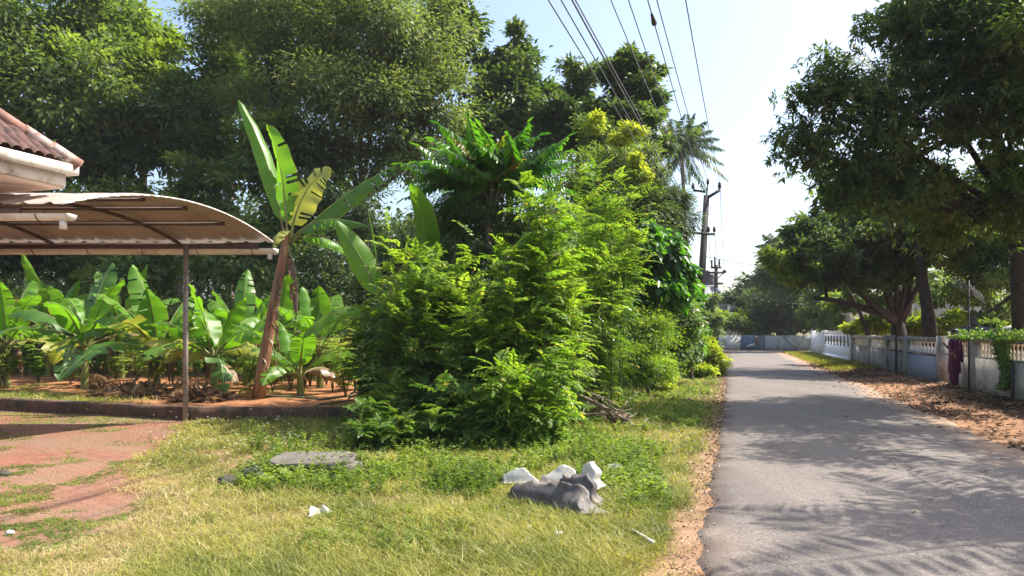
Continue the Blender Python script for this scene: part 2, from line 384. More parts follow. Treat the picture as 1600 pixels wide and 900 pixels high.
# ---- ground material
def ground_mat():
    m, nt, out = newmat('ground')
    at = nt.nodes.new('ShaderNodeAttribute'); at.attribute_name = 'masks'
    sp = nt.nodes.new('ShaderNodeSeparateColor'); nt.links.new(at.outputs['Color'], sp.inputs[0])
    pav, grass, red = sp.outputs[0], sp.outputs[1], sp.outputs[2]
    fine = noise(nt, 28, 8, .75); mid = noise(nt, 3.5, 6, .65); big = noise(nt, .6, 4, .6)
    # bare earth: sandy or laterite red
    sand = ramp(nt, mid, [(.25, (.24, .15, .09)), (.55, (.40, .27, .17)), (.8, (.5, .37, .25))])
    lat = ramp(nt, mid, [(.25, (.20, .075, .03)), (.55, (.40, .17, .075)), (.8, (.52, .27, .14))])
    earth = mixc(nt, red, sand, lat)
    earth = mixc(nt, ramp(nt, fine, [(.35, (0, 0, 0)), (.75, (.6, .6, .6))]), earth, (.1, .07, .045))
    gr = ramp(nt, mid, [(.25, (.07, .085, .02)), (.55, (.15, .15, .04)), (.8, (.27, .22, .09))])
    gr = mixc(nt, ramp(nt, fine, [(.4, (0, 0, 0)), (.7, (.75, .75, .75))]), gr, (.05, .05, .02))
    c = mixc(nt, grass, earth, gr)
    # pavers
    tc = nt.nodes.new('ShaderNodeTexCoord').outputs['Object']
    mp = nd(nt, 'ShaderNodeMapping'); mp.inputs['Rotation'].default_value = (0, 0, math.radians(38)); nt.links.new(tc, mp.inputs[0])
    wob = nt.nodes.new('ShaderNodeVectorMath'); wob.operation = 'ADD'
    wv = nt.nodes.new('ShaderNodeTexWave'); wv.inputs['Scale'].default_value = 2.2; wv.inputs['Distortion'].default_value = 0
    nt.links.new(mp.outputs[0], wv.inputs[0])
    cx = nt.nodes.new('ShaderNodeCombineXYZ'); nt.links.new(mth(nt, 'MULTIPLY', wv.outputs['Fac'], .03), cx.inputs[1])
    nt.links.new(mp.outputs[0], wob.inputs[0]); nt.links.new(cx.outputs[0], wob.inputs[1])
    br = nt.nodes.new('ShaderNodeTexBrick'); nt.links.new(wob.outputs[0], br.inputs['Vector'])
    br.inputs['Color1'].default_value = (.22, .088, .06, 1); br.inputs['Color2'].default_value = (.29, .13, .09, 1)
    br.inputs['Mortar'].default_value = (.22, .12, .08, 1); br.inputs['Scale'].default_value = 1
    br.inputs['Brick Width'].default_value = .23; br.inputs['Row Height'].default_value = .12; br.inputs['Mortar Size'].default_value = .007
    br.inputs['Mortar Smooth'].default_value = .4
    pc = mixc(nt, mth(nt, 'MULTIPLY', ramp(nt, big, [(.36, (0, 0, 0)), (.6, (1, 1, 1))]), .85), br.outputs['Color'], (.25, .165, .115))
    pc = mixc(nt, mth(nt, 'MULTIPLY', ramp(nt, fine, [(.45, (0, 0, 0)), (.75, (1, 1, 1))]), .5), pc, (.2, .11, .07))
    c = mixc(nt, pav, c, pc)
    b = nd(nt, 'ShaderNodeBsdfPrincipled', Roughness=.95); b.inputs['Specular IOR Level'].default_value = .15
    nt.links.new(c, b.inputs['Base Color'])
    h = mth(nt, 'ADD', mth(nt, 'MULTIPLY', fine, .6), mth(nt, 'MULTIPLY', mid, .8))
    h = mth(nt, 'SUBTRACT', h, mth(nt, 'MULTIPLY', mth(nt, 'MULTIPLY', br.outputs['Fac'], pav), .8))
    bp = nd(nt, 'ShaderNodeBump', Strength=.8, Distance=.03); nt.links.new(h, bp.inputs['Height']); nt.links.new(bp.outputs[0], b.inputs['Normal'])
    nt.links.new(b.outputs[0], out.inputs[0]); return m
def asphalt_mat():
    m, nt, out = newmat('asphalt')
    tc = nt.nodes.new('ShaderNodeTexCoord').outputs['Object']
    vor = nt.nodes.new('ShaderNodeTexVoronoi'); vor.inputs['Scale'].default_value = 85; nt.links.new(tc, vor.inputs[0])
    sp = nt.nodes.new('ShaderNodeSeparateColor'); nt.links.new(vor.outputs['Color'], sp.inputs[0])
    big = noise(nt, .5, 5, .6); mid = noise(nt, 6, 5, .7)
    c = ramp(nt, sp.outputs[0], [(0., (.065, .053, .046)), (.45, (.145, .12, .103)), (1, (.33, .275, .235))])
    c = mixc(nt, mth(nt, 'MULTIPLY', mid, .5), c, (.17, .148, .133))
    c = mixc(nt, ramp(nt, big, [(.4, (0, 0, 0)), (.72, (.55, .55, .55))]), c, (.20, .17, .148))
    mpr = nd(nt, 'ShaderNodeMapping'); mpr.inputs['Rotation'].default_value = (0, 0, math.radians(16.6)); mpr.inputs['Scale'].default_value = (1.1, .12, 1); nt.links.new(tc, mpr.inputs[0])
    trk = noise(nt, 1, 4, .6, vec=mpr.outputs[0])
    c = mixc(nt, mth(nt, 'MULTIPLY', ramp(nt, trk, [(.42, (0, 0, 0)), (.62, (1, 1, 1))]), .38), c, (.085, .074, .068))
    wv_ = nd(nt, 'ShaderNodeTexVoronoi'); wv_.feature = 'DISTANCE_TO_EDGE'; wv_.inputs['Scale'].default_value = .45
    dn = nt.nodes.new('ShaderNodeVectorMath'); dn.operation = 'ADD'; nt.links.new(tc, dn.inputs[0]); nt.links.new(noise(nt, 1.5, 4, .7, out=1), dn.inputs[1]); nt.links.new(dn.outputs[0], wv_.inputs[0])
    ck = mth(nt, 'LESS_THAN', wv_.outputs['Distance'], .006)
    c = mixc(nt, mth(nt, 'MULTIPLY', mth(nt, 'MULTIPLY', ck, mth(nt, 'GREATER_THAN', big, .56)), .5), c, (.03, .027, .025))
    # dust at the edges, darker tar edge (attribute: x = distance from the left edge, 0..1 across)
    at = nt.nodes.new('ShaderNodeAttribute'); at.attribute_name = 'edge'
    s2 = nt.nodes.new('ShaderNodeSeparateColor'); nt.links.new(at.outputs['Color'], s2.inputs[0])
    c = mixc(nt, mth(nt, 'MULTIPLY', s2.outputs[0], .8), c, (.03, .028, .028))
    c = mixc(nt, s2.outputs[1], c, mixc(nt, mid, (.26, .16, .1), (.42, .29, .2)))
    b = nd(nt, 'ShaderNodeBsdfPrincipled', Roughness=.8); b.inputs['Specular IOR Level'].default_value = .35
    nt.links.new(c, b.inputs['Base Color'])
    h = mth(nt, 'ADD', sp.outputs[1], mth(nt, 'MULTIPLY', mid, .8))
    bp = nd(nt, 'ShaderNodeBump', Strength=.7, Distance=.008); nt.links.new(h, bp.inputs['Height']); nt.links.new(bp.outputs[0], b.inputs['Normal'])
    nt.links.new(b.outputs[0], out.inputs[0]); return m
M['ground'] = ground_mat(); M['asphalt'] = asphalt_mat()

# ---------------------------------------------------------------- ground
def lines(a0, a, b, b1, st):
    c = list(np.arange(a, b, st)); lo = []; s = st; v = a
    while v > a0: s *= 1.35; v -= s; lo.append(v)
    hi = []; s = st; v = c[-1]
    while v < b1: s *= 1.35; v += s; hi.append(v)
    return np.array(lo[::-1]+c+hi)
def grass_mask(x, y):
    d = (x-edge_x(y))*.958
    n = fbm(x, y, .9, 31)
    w = np.interp(y, [4, 7, 11, 16, 30], [.26, .16, .05, .0, .0])
    g = sstep(0, .28, -d-w*(0.2+1.6*n)-.34*(fbm(x, y, .35, 37)-.4))
    g *= 1-pav_mask(x, y)*.97
    gm = garden_mask(x, y)
    g = g*(1-.55*sstep(.52, .66, fbm(x, y, .7, 39))); near_kerb = sstep(2.6, .6, y-kerb_y(x)+2*(n-.5))*sstep(-6.5, -9, x)
    g = g*(1-gm)+gm*np.maximum(near_kerb*.9, sstep(.62, .75, n)*.6)
    # dry, half bare corner between the paving and the lawn
    bare = sstep(2.4, 0.6, np.hypot((x+3.4)/1.3, (y-6.2)/1.3))
    g *= 1-.55*bare
    g = np.where(d > 3.9, sstep(5.9, 6.4, d)*0+sstep(34, 37, y)*sstep(4.2, 4.8, d)*.9, g)
    g = g*sstep(.15, .36, np.hypot((x-.42)/1.15, y-6.75))
    return np.clip(g, 0, 1)
xs = lines(-700, -13, 15, 700, .11); ys = lines(-250, 3.2, 27, 1500, .11)
X, Y = np.meshgrid(xs, ys)
x = X.ravel(); y = Y.ravel()
V = np.stack([x, y, ground_h(x, y)], 1)
nx, ny = len(xs), len(ys)
i = np.arange(nx-1); j = np.arange(ny-1); I, J = np.meshgrid(i, j); a = (J*nx+I).ravel()
q = np.stack([a, a+1, a+1+nx, a+nx], 1)
go = raw('ground', V, [q], M['ground'], smooth=True)
ca = go.data.color_attributes.new('masks', 'FLOAT_COLOR', 'POINT')
d = (x-edge_x(y))*.958
redm = np.clip(garden_mask(x, y)+sstep(-3, -4.5, x)*.6*sstep(14, 12, y)+(d > 0)*.35+.25, 0, 1)
far = sstep(27, 34, y)+sstep(-13, -16, x)
gm = np.clip(np.where(d < 0, np.maximum(grass_mask(x, y), sstep(28, 34, y)), grass_mask(x, y)), 0, 1)
ca.data.foreach_set('color', np.stack([pav_mask(x, y), gm, redm, np.ones_like(x)], 1).astype(np.float32).ravel())
tag(go, 'grass verge, laterite garden soil and red paving', kind='structure')

# road
def road():
    yy = np.concatenate([np.arange(-30, 3, .5), np.arange(3, 16, .08), np.arange(16, 66, .3)])
    tt = np.concatenate([[-.02, 0, .008, .018, .03, .045, .07], np.linspace(.13, .9, 16), [.93, .96, .98, 1.0, 1.02]])
    W = 4.15
    rows = []; E = []
    for k, yv in enumerate(yy):
        l = edge_x(yv)+(.20*(fbm(yv, 0, .3, 3)-.5)+.06*(vnoise(yv, 5, .09, 4)-.5))+.10*(vnoise(yv, 0, 1.5, 8)-.5)
        r = edge_x(yv)+W+.5*(fbm(yv, 7, .8, 6)-.5)
        wd = r-l
        xx = l+tt*wd
        z = .012+.035*np.sin(np.clip(tt, 0, 1)*math.pi)
        z[0] = -.06; z[-1] = -.06; z[1] = -.0; z[-2] = 0.
        rows.append(np.stack([xx, np.full(len(tt), yv), z], 1))
        tar = np.exp(-((tt-.01)/.03)**2)*np.clip(2.2*vnoise(yv, 3, .3, 2)-.1, 0, 1)
        n_ = fbm(xx, np.full(len(tt), yv), .5, 12)
        dust = np.clip(sstep(.80, 1.0, tt+.25*(n_-.5))*1.1, 0, 1)+.18*sstep(.08, .0, tt+.12*(n_-.5))*(yv > 3)
        crack = np.full(len(tt), 0.)
        E.append(np.stack([tar, np.clip(dust, 0, 1), crack, np.ones(len(tt))], 1))
    V = np.concatenate(rows); n = len(tt); m = len(yy)
    I, J = np.meshgrid(np.arange(n-1), np.arange(m-1)); a = (J*n+I).ravel()
    o = raw('road', V, [np.stack([a, a+1, a+1+n, a+n], 1)], M['asphalt'], smooth=True)
    ca = o.data.color_attributes.new('edge', 'FLOAT_COLOR', 'POINT')
    ca.data.foreach_set('color', np.concatenate(E).astype(np.float32).ravel())
    tag(o, 'narrow asphalt lane running to the far wall', kind='structure')
    # cross road in front of the far wall
    mb = MB(); mb.box((26, 63.4, .005), (60, 4.6, .05), rz=-.03)
    o2 = mb.build('cross_road', M['asphalt']); tag(o2, 'cross road in front of the far white wall', kind='structure')
road()

# ---------------------------------------------------------------- sticks out of sight: laterite kerb
kx = np.arange(-22, -1.9, .05); ky = kerb_y(kx); rows = []
for dy, z in ((-.02, -.05), (-.02, .10), (0., .22), (.03, .245), (.17, .245), (.20, .22), (.20, -.05)):
    nz = fbm(kx, kx*0+z*9+dy*5, .22, 14); rows.append(np.stack([kx, ky+dy-.02*(nz-.5)*2, z+kx*0+(.05*(nz-.5) if z > .05 else 0)], 1))
n_ = len(kx); I, J = np.meshgrid(np.arange(n_-1), np.arange(6)); a = (J*n_+I).ravel()
o = raw('kerb_wall', np.concatenate(rows), [np.stack([a, a+1, a+1+n_, a+n_], 1), ], M['laterite'], None)
tag(o, 'low mossy laterite kerb between red paving and banana garden', 'low wall')

# ---------------------------------------------------------------- vegetation stuff
def scatter(n, ymin, ymax, power=1.0, margin=.06):
    """points over the visible verge, denser near the camera"""
    u = rng.random(n)
    k = power
    if abs(k) < 1e-6: D = ymin+(ymax-ymin)*u
    else: D = (ymin**-k+(ymax**-k-ymin**-k)*u)**(-1/k)
    s = rng.uniform(-.70-margin, .34, n)
    return s*D, D
def blades(name, n, ymin, ymax, mat, lmin, lmax, w, thr, label, cat, power=.8, lean=.5, maskf=None, wgrow=True):
    x, y = scatter(n, ymin, ymax, power)
    g = (maskf or grass_mask)(x, y)
    k = (g > thr+rng.random(n)*(.9-thr)) & ((x-edge_x(y)) < .03)
    x, y, g = x[k], y[k], g[k]
    m = len(x); LV = Leaves()
    base = np.stack([x, y, ground_h(x, y)-.01], 1)
    tall = .55+.9*fbm(x, y, 1.3, 41)
    L = rng.uniform(lmin, lmax, m)*tall
    az = rng.uniform(0, 2*np.pi, m)
    D = nrm(np.stack([np.cos(az)*lean, np.sin(az)*lean, np.ones(m)], 1)+rng.normal(scale=.25, size=(m, 3)))
    N = np.stack([np.cos(az+np.pi), np.sin(az+np.pi), np.full(m, .6)], 1)
    ww = w*np.clip(y/7, .8, 4) if wgrow else w
    LV.add(base, D, N, L, ww*np.ones(m), fold=.1, curl=.35)
    o = LV.build(name, mat); tag(o, label, kind='stuff'); return o
blades('grass', 300000, 4.3, 26, M['grass'], .05, .17, .0075, .1, 'yellow green grass over the verge', 'grass', lean=.9, maskf=lambda x, y: grass_mask(x, y)*(1-.5*sstep(-1.6, -3.2, x)*sstep(12.5, 10, y)))
def dry_mask(x, y):
    return np.clip(grass_mask(x, y)*.22+sstep(2.6, .8, np.hypot((x+3.0)/1.3, (y-5.6)/1.4))*(1-pav_mask(x, y))*.9+sstep(-1.6, -3.2, x+.8*(fbm(x, y, .9, 44)-.5))*grass_mask(x, y)*.6*sstep(12.5, 10, y)+.7*grass_mask(x, y)*sstep(.5, .6, fbm(x, y, .8, 43))+sstep(5.6, 4.6, y)*.3*grass_mask(x, y), 0, 1)
blades('dry_grass', 150000, 4.3, 18, M['drygrass'], .04, .14, .005, .15, 'straw coloured dry grass among the green', 'grass', lean=1.3, maskf=dry_mask)
def edge_mask(x, y):
    p = pav_mask(x, y); m = np.clip(p*1.2, 0, 1)*sstep(.5, .62, fbm(x, y, .5, 51)+.10*sstep(-4.9+.1*y, -3.6, x))
    return m*.9
blades('paving_weeds', 200000, 4.6, 16, M['weed'], .03, .08, .011, .1, 'low weeds growing in the joints of the paving', 'weeds', lean=1.5, maskf=edge_mask)
blades('paving_straw', 120000, 4.6, 16, M['drygrass'], .03, .08, .006, .1, 'straw lying over the paving', 'straw', lean=2.5, maskf=lambda x, y: pav_mask(x, y)*sstep(.5, .62, fbm(x, y, .8, 61)))

def weeds(name, n, box, mat, h0, h1, lsz, label, dens=None, kk=7):
    """broad leaved weeds: short stems with whorls of leaves; box in photo pixels of the ground"""
    x0, x1, y0, y1 = box
    px = rng.uniform(x0, x1, n); py = rng.uniform(y0, y1, n)
    D = F*CH/(py-HZ); x = (px-800)/F*D; y = D
    k = (fbm(x, y, .9, 71)+.10*(vnoise(x, y, .2, 5)-.5)-.20*np.clip(((px-(x0+x1)/2)/(x1-x0)*2)**2+((py-(y0+y1)/2)/(y1-y0)*2)**2, 0, 2)+.04 > (.40 if dens is None else dens-.06)+.13*(rng.random(n)-.35)) & (x < edge_x(y)-.35) & (np.hypot((x-.4)/.62, (y-7.0)/.62) > 1)
    x, y = x[k], y[k]; m = len(x)
    LV = Leaves(); H = rng.uniform(h0, h1, m)*(.5+fbm(x, y, .9, 72))
    gz = ground_h(x, y); lean = rng.normal(scale=.25, size=(m, 2))
    for q in range(kk):
        t = (q+1)/kk
        c = np.stack([x+lean[:, 0]*H*t, y+lean[:, 1]*H*t, gz+H*t], 1)
        for sgn in (0, 1):
            az = rng.uniform(0, 6.28, m)+sgn*3.14
            d_ = np.stack([np.cos(az), np.sin(az), rng.uniform(-.1, .7, m)], 1)
            LV.add(c, d_, np.array([0, 0, 1.])+rng.normal(scale=.3, size=(m, 3)), lsz*rng.uniform(.6, 1.2, m), lsz*.45*rng.uniform(.7, 1.2, m), hexa=True)
    # thin stems
    c0 = np.stack([x, y, gz], 1)
    LV.add(c0, np.stack([lean[:, 0], lean[:, 1], np.ones(m)], 1), np.tile([0, 1., 0], (m, 1)), H*1.02, np.full(m, .006), curl=0)
    o = LV.build(name, mat); tag(o, label, kind='stuff')
weeds('broadleaf_weeds', 4600, (370, 1040, 655, 800), M['weed'], .06, .22, .05, 'bright broad leaved weeds in front of the bushes')
weeds('creeping_weeds', 3500, (300, 1060, 700, 880), M['weed'], .04, .10, .03, 'small creeping weeds in the lawn', kk=4, dens=.5)
weeds('far_weeds', 2500, (880, 1140, 585, 680), M['weed'], .05, .14, .07, 'weeds along the verge further down the lane', kk=4, dens=.4)

# pebbles and straw on the sandy shoulder
def shoulder():
    n = 5200; y = 4.2+22*rng.random(n)**1.7; x = edge_x(y)+.05-rng.random(n)**1.3*.75; LV = Leaves()
    az = rng.uniform(0, 6.28, n); sz = rng.uniform(.008, .03, n)*np.clip(y/7, .8, 2)
    LV.add(np.stack([x, y, ground_h(x, y)+.03*rng.random(n)], 1), np.stack([np.cos(az), np.sin(az), rng.normal(scale=.3, size=n)], 1), np.array([0, 0, 1.])+rng.normal(scale=.5, size=(n, 3)), sz*1.5, sz*.8, fold=.5)
    o = LV.build('shoulder_debris', M['litterleaf']); tag(o, 'grit and leaf bits on the sandy edge of the lane', kind='stuff')
    n = 9000; y = 4.2+18*rng.random(n)**1.6; x = edge_x(y)-.02-rng.random(n)**.8*.7; k = fbm(x, y, .3, 88) > .5; x, y = x[k], y[k]; n = len(x); az = rng.uniform(0, 6.28, n); LV = Leaves()
    LV.add(np.stack([x, y, ground_h(x, y)], 1), np.stack([np.cos(az)*.9, np.sin(az)*.9, np.ones(n)*.8], 1), np.stack([np.cos(az), np.sin(az), np.ones(n)], 1), rng.uniform(.03, .09, n), .006*np.clip(y/7, .8, 3), curl=.4)
    o = LV.build('shoulder_tufts', M['grass']); tag(o, 'short grass tufts creeping over the sandy edge of the lane', kind='stuff')
shoulder()
# little white flowers on thin stems
LV = Leaves(); FL = Leaves()
n = 120
px = rng.uniform(235, 475, n); py = rng.uniform(668, 740, n)
D = F*CH/(py-HZ); xx = (px-800)/F*D
H = rng.uniform(.10, .34, n); gz = ground_h(xx, D)
b0 = np.stack([xx, D, gz], 1); dd = nrm(np.stack([rng.normal(scale=.2, size=n), rng.normal(scale=.2, size=n), np.ones(n)], 1))
LV.add(b0, dd, np.tile([0, 1., 0], (n, 1)), H, np.full(n, .006), curl=0)
tp = b0+dd*H[:, None]
for k in range(6):
    az = k*math.pi/3+rng.random(n)
    FL.add(tp, np.stack([np.cos(az), np.sin(az), np.full(n, .4)], 1), np.tile([0, 0, 1.], (n, 1)), .017, .011)
o = LV.build('flower_stalks', M['weed']); tag(o, 'thin stalks of white wildflowers by the slab', kind='stuff')
o = FL.build('wildflowers', M['flower']); tag(o, 'small white wildflowers over the grass by the carport', kind='stuff')

# leaf litter along the right wall
def litter():
    n = 16000
    y = 9+30*rng.random(n)**1.3; dd = rng.random(n)**.6
    x = wall_x(y)-.1-dd*0.0-(1-dd)*3.6
    k = rng.random(n) < .25+.75*sstep(.42, .6, fbm(x, y, 1.1, 81))
    x, y = x[k], y[k]; m = len(x)
    LV = Leaves(); az = rng.uniform(0, 6.28, m)
    LV.add(np.stack([x, y, ground_h(x, y)+rng.uniform(.005, .04, m)], 1), np.stack([np.cos(az), np.sin(az), rng.normal(scale=.25, size=m)], 1),
           np.array([0, 0, 1.])+rng.normal(scale=.35, size=(m, 3)), rng.uniform(.06, .15, m), rng.uniform(.025, .05, m), hexa=True)
    o = LV.build('leaf_litter', M['litterleaf']); tag(o, 'brown fallen leaves along the foot of the right wall', kind='stuff')
    LV = Leaves(); n = 90; y = rng.uniform(6, 30, n); x = edge_x(y)+rng.uniform(1.5, 4.2, n); az = rng.uniform(0, 6.28, n)
    LV.add(np.stack([x, y, np.full(n, .06)], 1), np.stack([np.cos(az), np.sin(az), rng.normal(scale=.1, size=n)], 1), np.array([0, 0, 1.])+rng.normal(scale=.2, size=(n, 3)), .07, .03, hexa=True)
    o = LV.build('road_leaves', M['litterleaf']); tag(o, 'a few dry leaves lying on the lane', kind='stuff')
    # grass tuft strip below the white wall
    n = 14000; y = rng.uniform(31, 62, n); x = wall_x(y)-rng.random(n)**.8*2.0-.05; az = rng.uniform(0, 6.28, n); LV = Leaves()
    k = fbm(x, y, 1.6, 33) > .40; x, y, az = x[k], y[k], az[k]; m = len(x)
    LV.add(np.stack([x, y, ground_h(x, y)], 1), np.stack([np.cos(az)*.6, np.sin(az)*.6, np.ones(m)], 1), np.stack([np.cos(az), np.sin(az), np.ones(m)*.3], 1), rng.uniform(.05, .16, m), .025, curl=.3)
    o = LV.build('wall_foot_grass', M['grass']); tag(o, 'grass at the foot of the far white wall', kind='stuff')
litter()

# ---------------------------------------------------------------- trees
def bez(a, b, c, n=8):
    t = np.linspace(0, 1, n)[:, None]
    return (1-t)**2*a+2*t*(1-t)*b+t**2*c
def lob(px, py, D, rx, ry, rd=None):
    c = P(px, py, D); rx = rx/F*D; ry = ry/F*D
    return (c, np.array([rx, rd or (rx+ry)/2, ry]))
def tree(name, label, lobes, base, n, leaf, mat, tmat='bark', r=.18, cl=None, droop=.3, kind='simple', group=None, cat='tree', aspect=.38, twigs=True,
         shell=.55, hexa=False, spread=None, fork=None, extra=None, cluster_n=26, core=.09, rosette=False, leafy=None, trunk_pts=None):
    bx, by = base
    if by > 25 and kind == 'simple': leaf = leaf*(1.5 if by < 40 else 1.3); aspect = aspect*1.15; n = int(n*.85)
    root = empty(name, (bx, by, 0), label, cat, group)
    loc = np.array([bx, by, 0])
    vol = np.array([np.prod(l[1])**(2/3) for l in lobes]); vol /= vol.sum()
    LV = Leaves(); tb = MB()
    cen = np.mean([l[0] for l in lobes], 0)
    zmin = min(l[0][2]-l[1][2] for l in lobes)
    fz = fork if fork is not None else max(.8, zmin+.3)
    fk = np.array([bx+(cen[0]-bx)*.4, by+(cen[1]-by)*.4, fz])
    if trunk_pts is not None:
        tp = np.array(trunk_pts, float); fk = tp[-1]
    else:
        tp = bez(np.array([bx, by, -.1]), np.array([bx+random.uniform(-.2, .2), by, fz*.5]), fk, 7)
    tb.tube(tp-loc, np.linspace(r*1.25, r*.8, len(tp)), 9)
    if extra:
        for pts, r0, r1 in extra:
            pts = np.array(pts, float); tb.tube(pts-loc, np.linspace(r0, r1, len(pts)), 7)
    for (c, rr), v in zip(lobes, vol):
        m1 = fk*.5+c*.5+np.array([0, 0, -.15*np.linalg.norm(c-fk)])+rng.normal(scale=.15, size=3)
        tb.tube(bez(fk-np.array([0, 0, .1]), m1, c, 7)-loc, np.linspace(r*.42, r*.12, 7), 6)
        nc = max(4, int(n*v/cluster_n))
        nb = max(5, nc//9)
        ub = rdir(nb); ub[:, 2] = ub[:, 2]*.85+.08
        rb = (shell+(1-shell)*rng.random(nb)**.6)*(.78+.34*rng.random(nb))
        bi = rng.integers(0, nb, nc)
        bo = rng.normal(size=(nc, 3))*np.array([.14, .14, .07])*rr.mean()*rng.uniform(.6, 1.4, nb)[bi][:, None]
        cc = c+(ub*rr*rb[:, None])[bi]+bo
        u = nrm((cc-c)/rr)
        if twigs:
            for k in range(0, nc, max(1, nc//14)):
                mm = (c+cc[k])/2+rng.normal(scale=.12*rr.mean(), size=3)
                tb.tube(bez(c, mm, cc[k], 5)-loc, np.linspace(r*.15, r*.035, 5), 4)
        sc = cl if cl else rr.mean()*.15
        if core > 0:
            nn = int(n*v*core); uu = rdir(nn)*(rng.random(nn)**.5*.62)[:, None]
            LV.add(c+uu*rr-loc, rdir(nn)-np.array([0, 0, .3]), np.array([0, -.3, .8])+rng.normal(scale=.5, size=(nn, 3)), (leaf if kind == 'simple' else leaf*.55)*rng.uniform(1.1, 1.7, nn), (leaf if kind == 'simple' else leaf*.4)*.7)
        if kind == 'simple':
            N_ = nc*cluster_n
            ci = np.repeat(np.arange(nc), cluster_n)
            csz = rng.uniform(.6, 1.4, nc)[ci]
            off = rng.normal(size=(N_, 3))*sc*np.array([1, 1, .6])*csz[:, None]
            if rosette: off = nrm(off)*leaf*.18+np.repeat(rng.normal(size=(nc*3, 3))*sc*.8, (cluster_n+2)//3, axis=0)[:N_]*0+rng.normal(size=(N_, 3))*leaf*.12+(rng.normal(size=(nc, 3, 3))*sc*.7)[ci, rng.integers(0, 3, N_)]; 
            p = cc[ci]+off
            od = nrm(u[ci]*rr)
            dv = (nrm(off)*.9+od*.5+rdir(N_)*.5) if not rosette else rdir(N_)+od*.35; dv[:, 2] -= droop
            nv = np.array([0, 0, 1.])+od*.5+rng.normal(scale=.45, size=(N_, 3))
            l = leaf*rng.uniform(.65, 1.25, N_)
            LV.add(p-loc, dv, nv, l, l*aspect, hexa=hexa)
        else:  # pinnate / feathery
            nr = cluster_n//4+1
            ci = np.repeat(np.arange(nc), nr); N_ = len(ci)
            off = rng.normal(size=(N_, 3))*sc*np.array([1, 1, .6])
            od = nrm(u[ci]*rr)
            dv = nrm(off)*.6+od*.7+rdir(N_)*.4; dv[:, 2] -= droop*.5
            pinnate(LV, cc[ci]+off-loc, dv, leaf*rng.uniform(.7, 1.3, N_), n=5, ll=leaf*.28, lw=leaf*.12, droop=droop)
    tb.build('trunk', M[tmat], root, True)
    LV.build('crown', M[mat], root)
    return root

GB = 'background trees behind the banana garden'
def bxy(px, D): return ((px-800)/F*D, D)
# -- left background
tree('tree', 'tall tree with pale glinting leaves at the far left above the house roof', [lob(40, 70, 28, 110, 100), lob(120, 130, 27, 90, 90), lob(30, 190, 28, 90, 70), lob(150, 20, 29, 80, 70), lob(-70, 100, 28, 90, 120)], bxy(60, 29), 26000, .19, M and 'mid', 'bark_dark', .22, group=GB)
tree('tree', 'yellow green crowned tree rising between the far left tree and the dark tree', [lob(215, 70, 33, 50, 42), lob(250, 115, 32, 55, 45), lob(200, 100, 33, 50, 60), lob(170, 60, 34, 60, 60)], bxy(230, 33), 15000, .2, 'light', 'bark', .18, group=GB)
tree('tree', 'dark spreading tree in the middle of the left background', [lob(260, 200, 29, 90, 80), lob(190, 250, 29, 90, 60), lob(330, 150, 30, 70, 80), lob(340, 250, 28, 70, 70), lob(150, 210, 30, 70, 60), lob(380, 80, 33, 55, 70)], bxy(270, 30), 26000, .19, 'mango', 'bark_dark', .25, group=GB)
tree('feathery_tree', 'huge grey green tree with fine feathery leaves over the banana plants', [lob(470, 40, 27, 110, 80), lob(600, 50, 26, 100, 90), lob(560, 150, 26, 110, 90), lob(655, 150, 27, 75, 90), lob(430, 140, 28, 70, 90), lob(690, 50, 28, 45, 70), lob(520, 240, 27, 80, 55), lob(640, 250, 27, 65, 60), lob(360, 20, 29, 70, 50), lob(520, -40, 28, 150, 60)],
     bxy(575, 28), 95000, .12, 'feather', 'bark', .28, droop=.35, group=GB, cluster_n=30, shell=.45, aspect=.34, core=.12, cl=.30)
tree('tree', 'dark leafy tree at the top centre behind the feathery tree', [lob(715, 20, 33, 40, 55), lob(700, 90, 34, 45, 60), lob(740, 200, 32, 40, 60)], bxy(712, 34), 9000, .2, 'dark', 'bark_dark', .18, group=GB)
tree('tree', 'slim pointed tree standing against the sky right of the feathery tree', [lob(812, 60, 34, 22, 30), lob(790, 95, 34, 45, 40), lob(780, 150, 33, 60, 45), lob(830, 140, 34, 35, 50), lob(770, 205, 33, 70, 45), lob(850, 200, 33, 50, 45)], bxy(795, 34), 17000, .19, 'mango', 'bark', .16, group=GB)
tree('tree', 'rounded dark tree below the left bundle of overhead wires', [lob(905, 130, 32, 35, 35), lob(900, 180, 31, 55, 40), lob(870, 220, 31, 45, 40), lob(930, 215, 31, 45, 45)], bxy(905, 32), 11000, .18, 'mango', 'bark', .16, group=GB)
tree('tree', 'dark tree whose top touches the wires left of the coconut palm', [lob(990, 100, 30, 30, 30), lob(965, 130, 30, 30, 40), lob(1000, 160, 30, 38, 45), lob(960, 200, 29, 50, 50), lob(1015, 110, 30, 18, 25), lob(1010, 215, 29, 30, 45)], bxy(985, 30), 15000, .18, 'mango', 'bark', .16, group=GB)
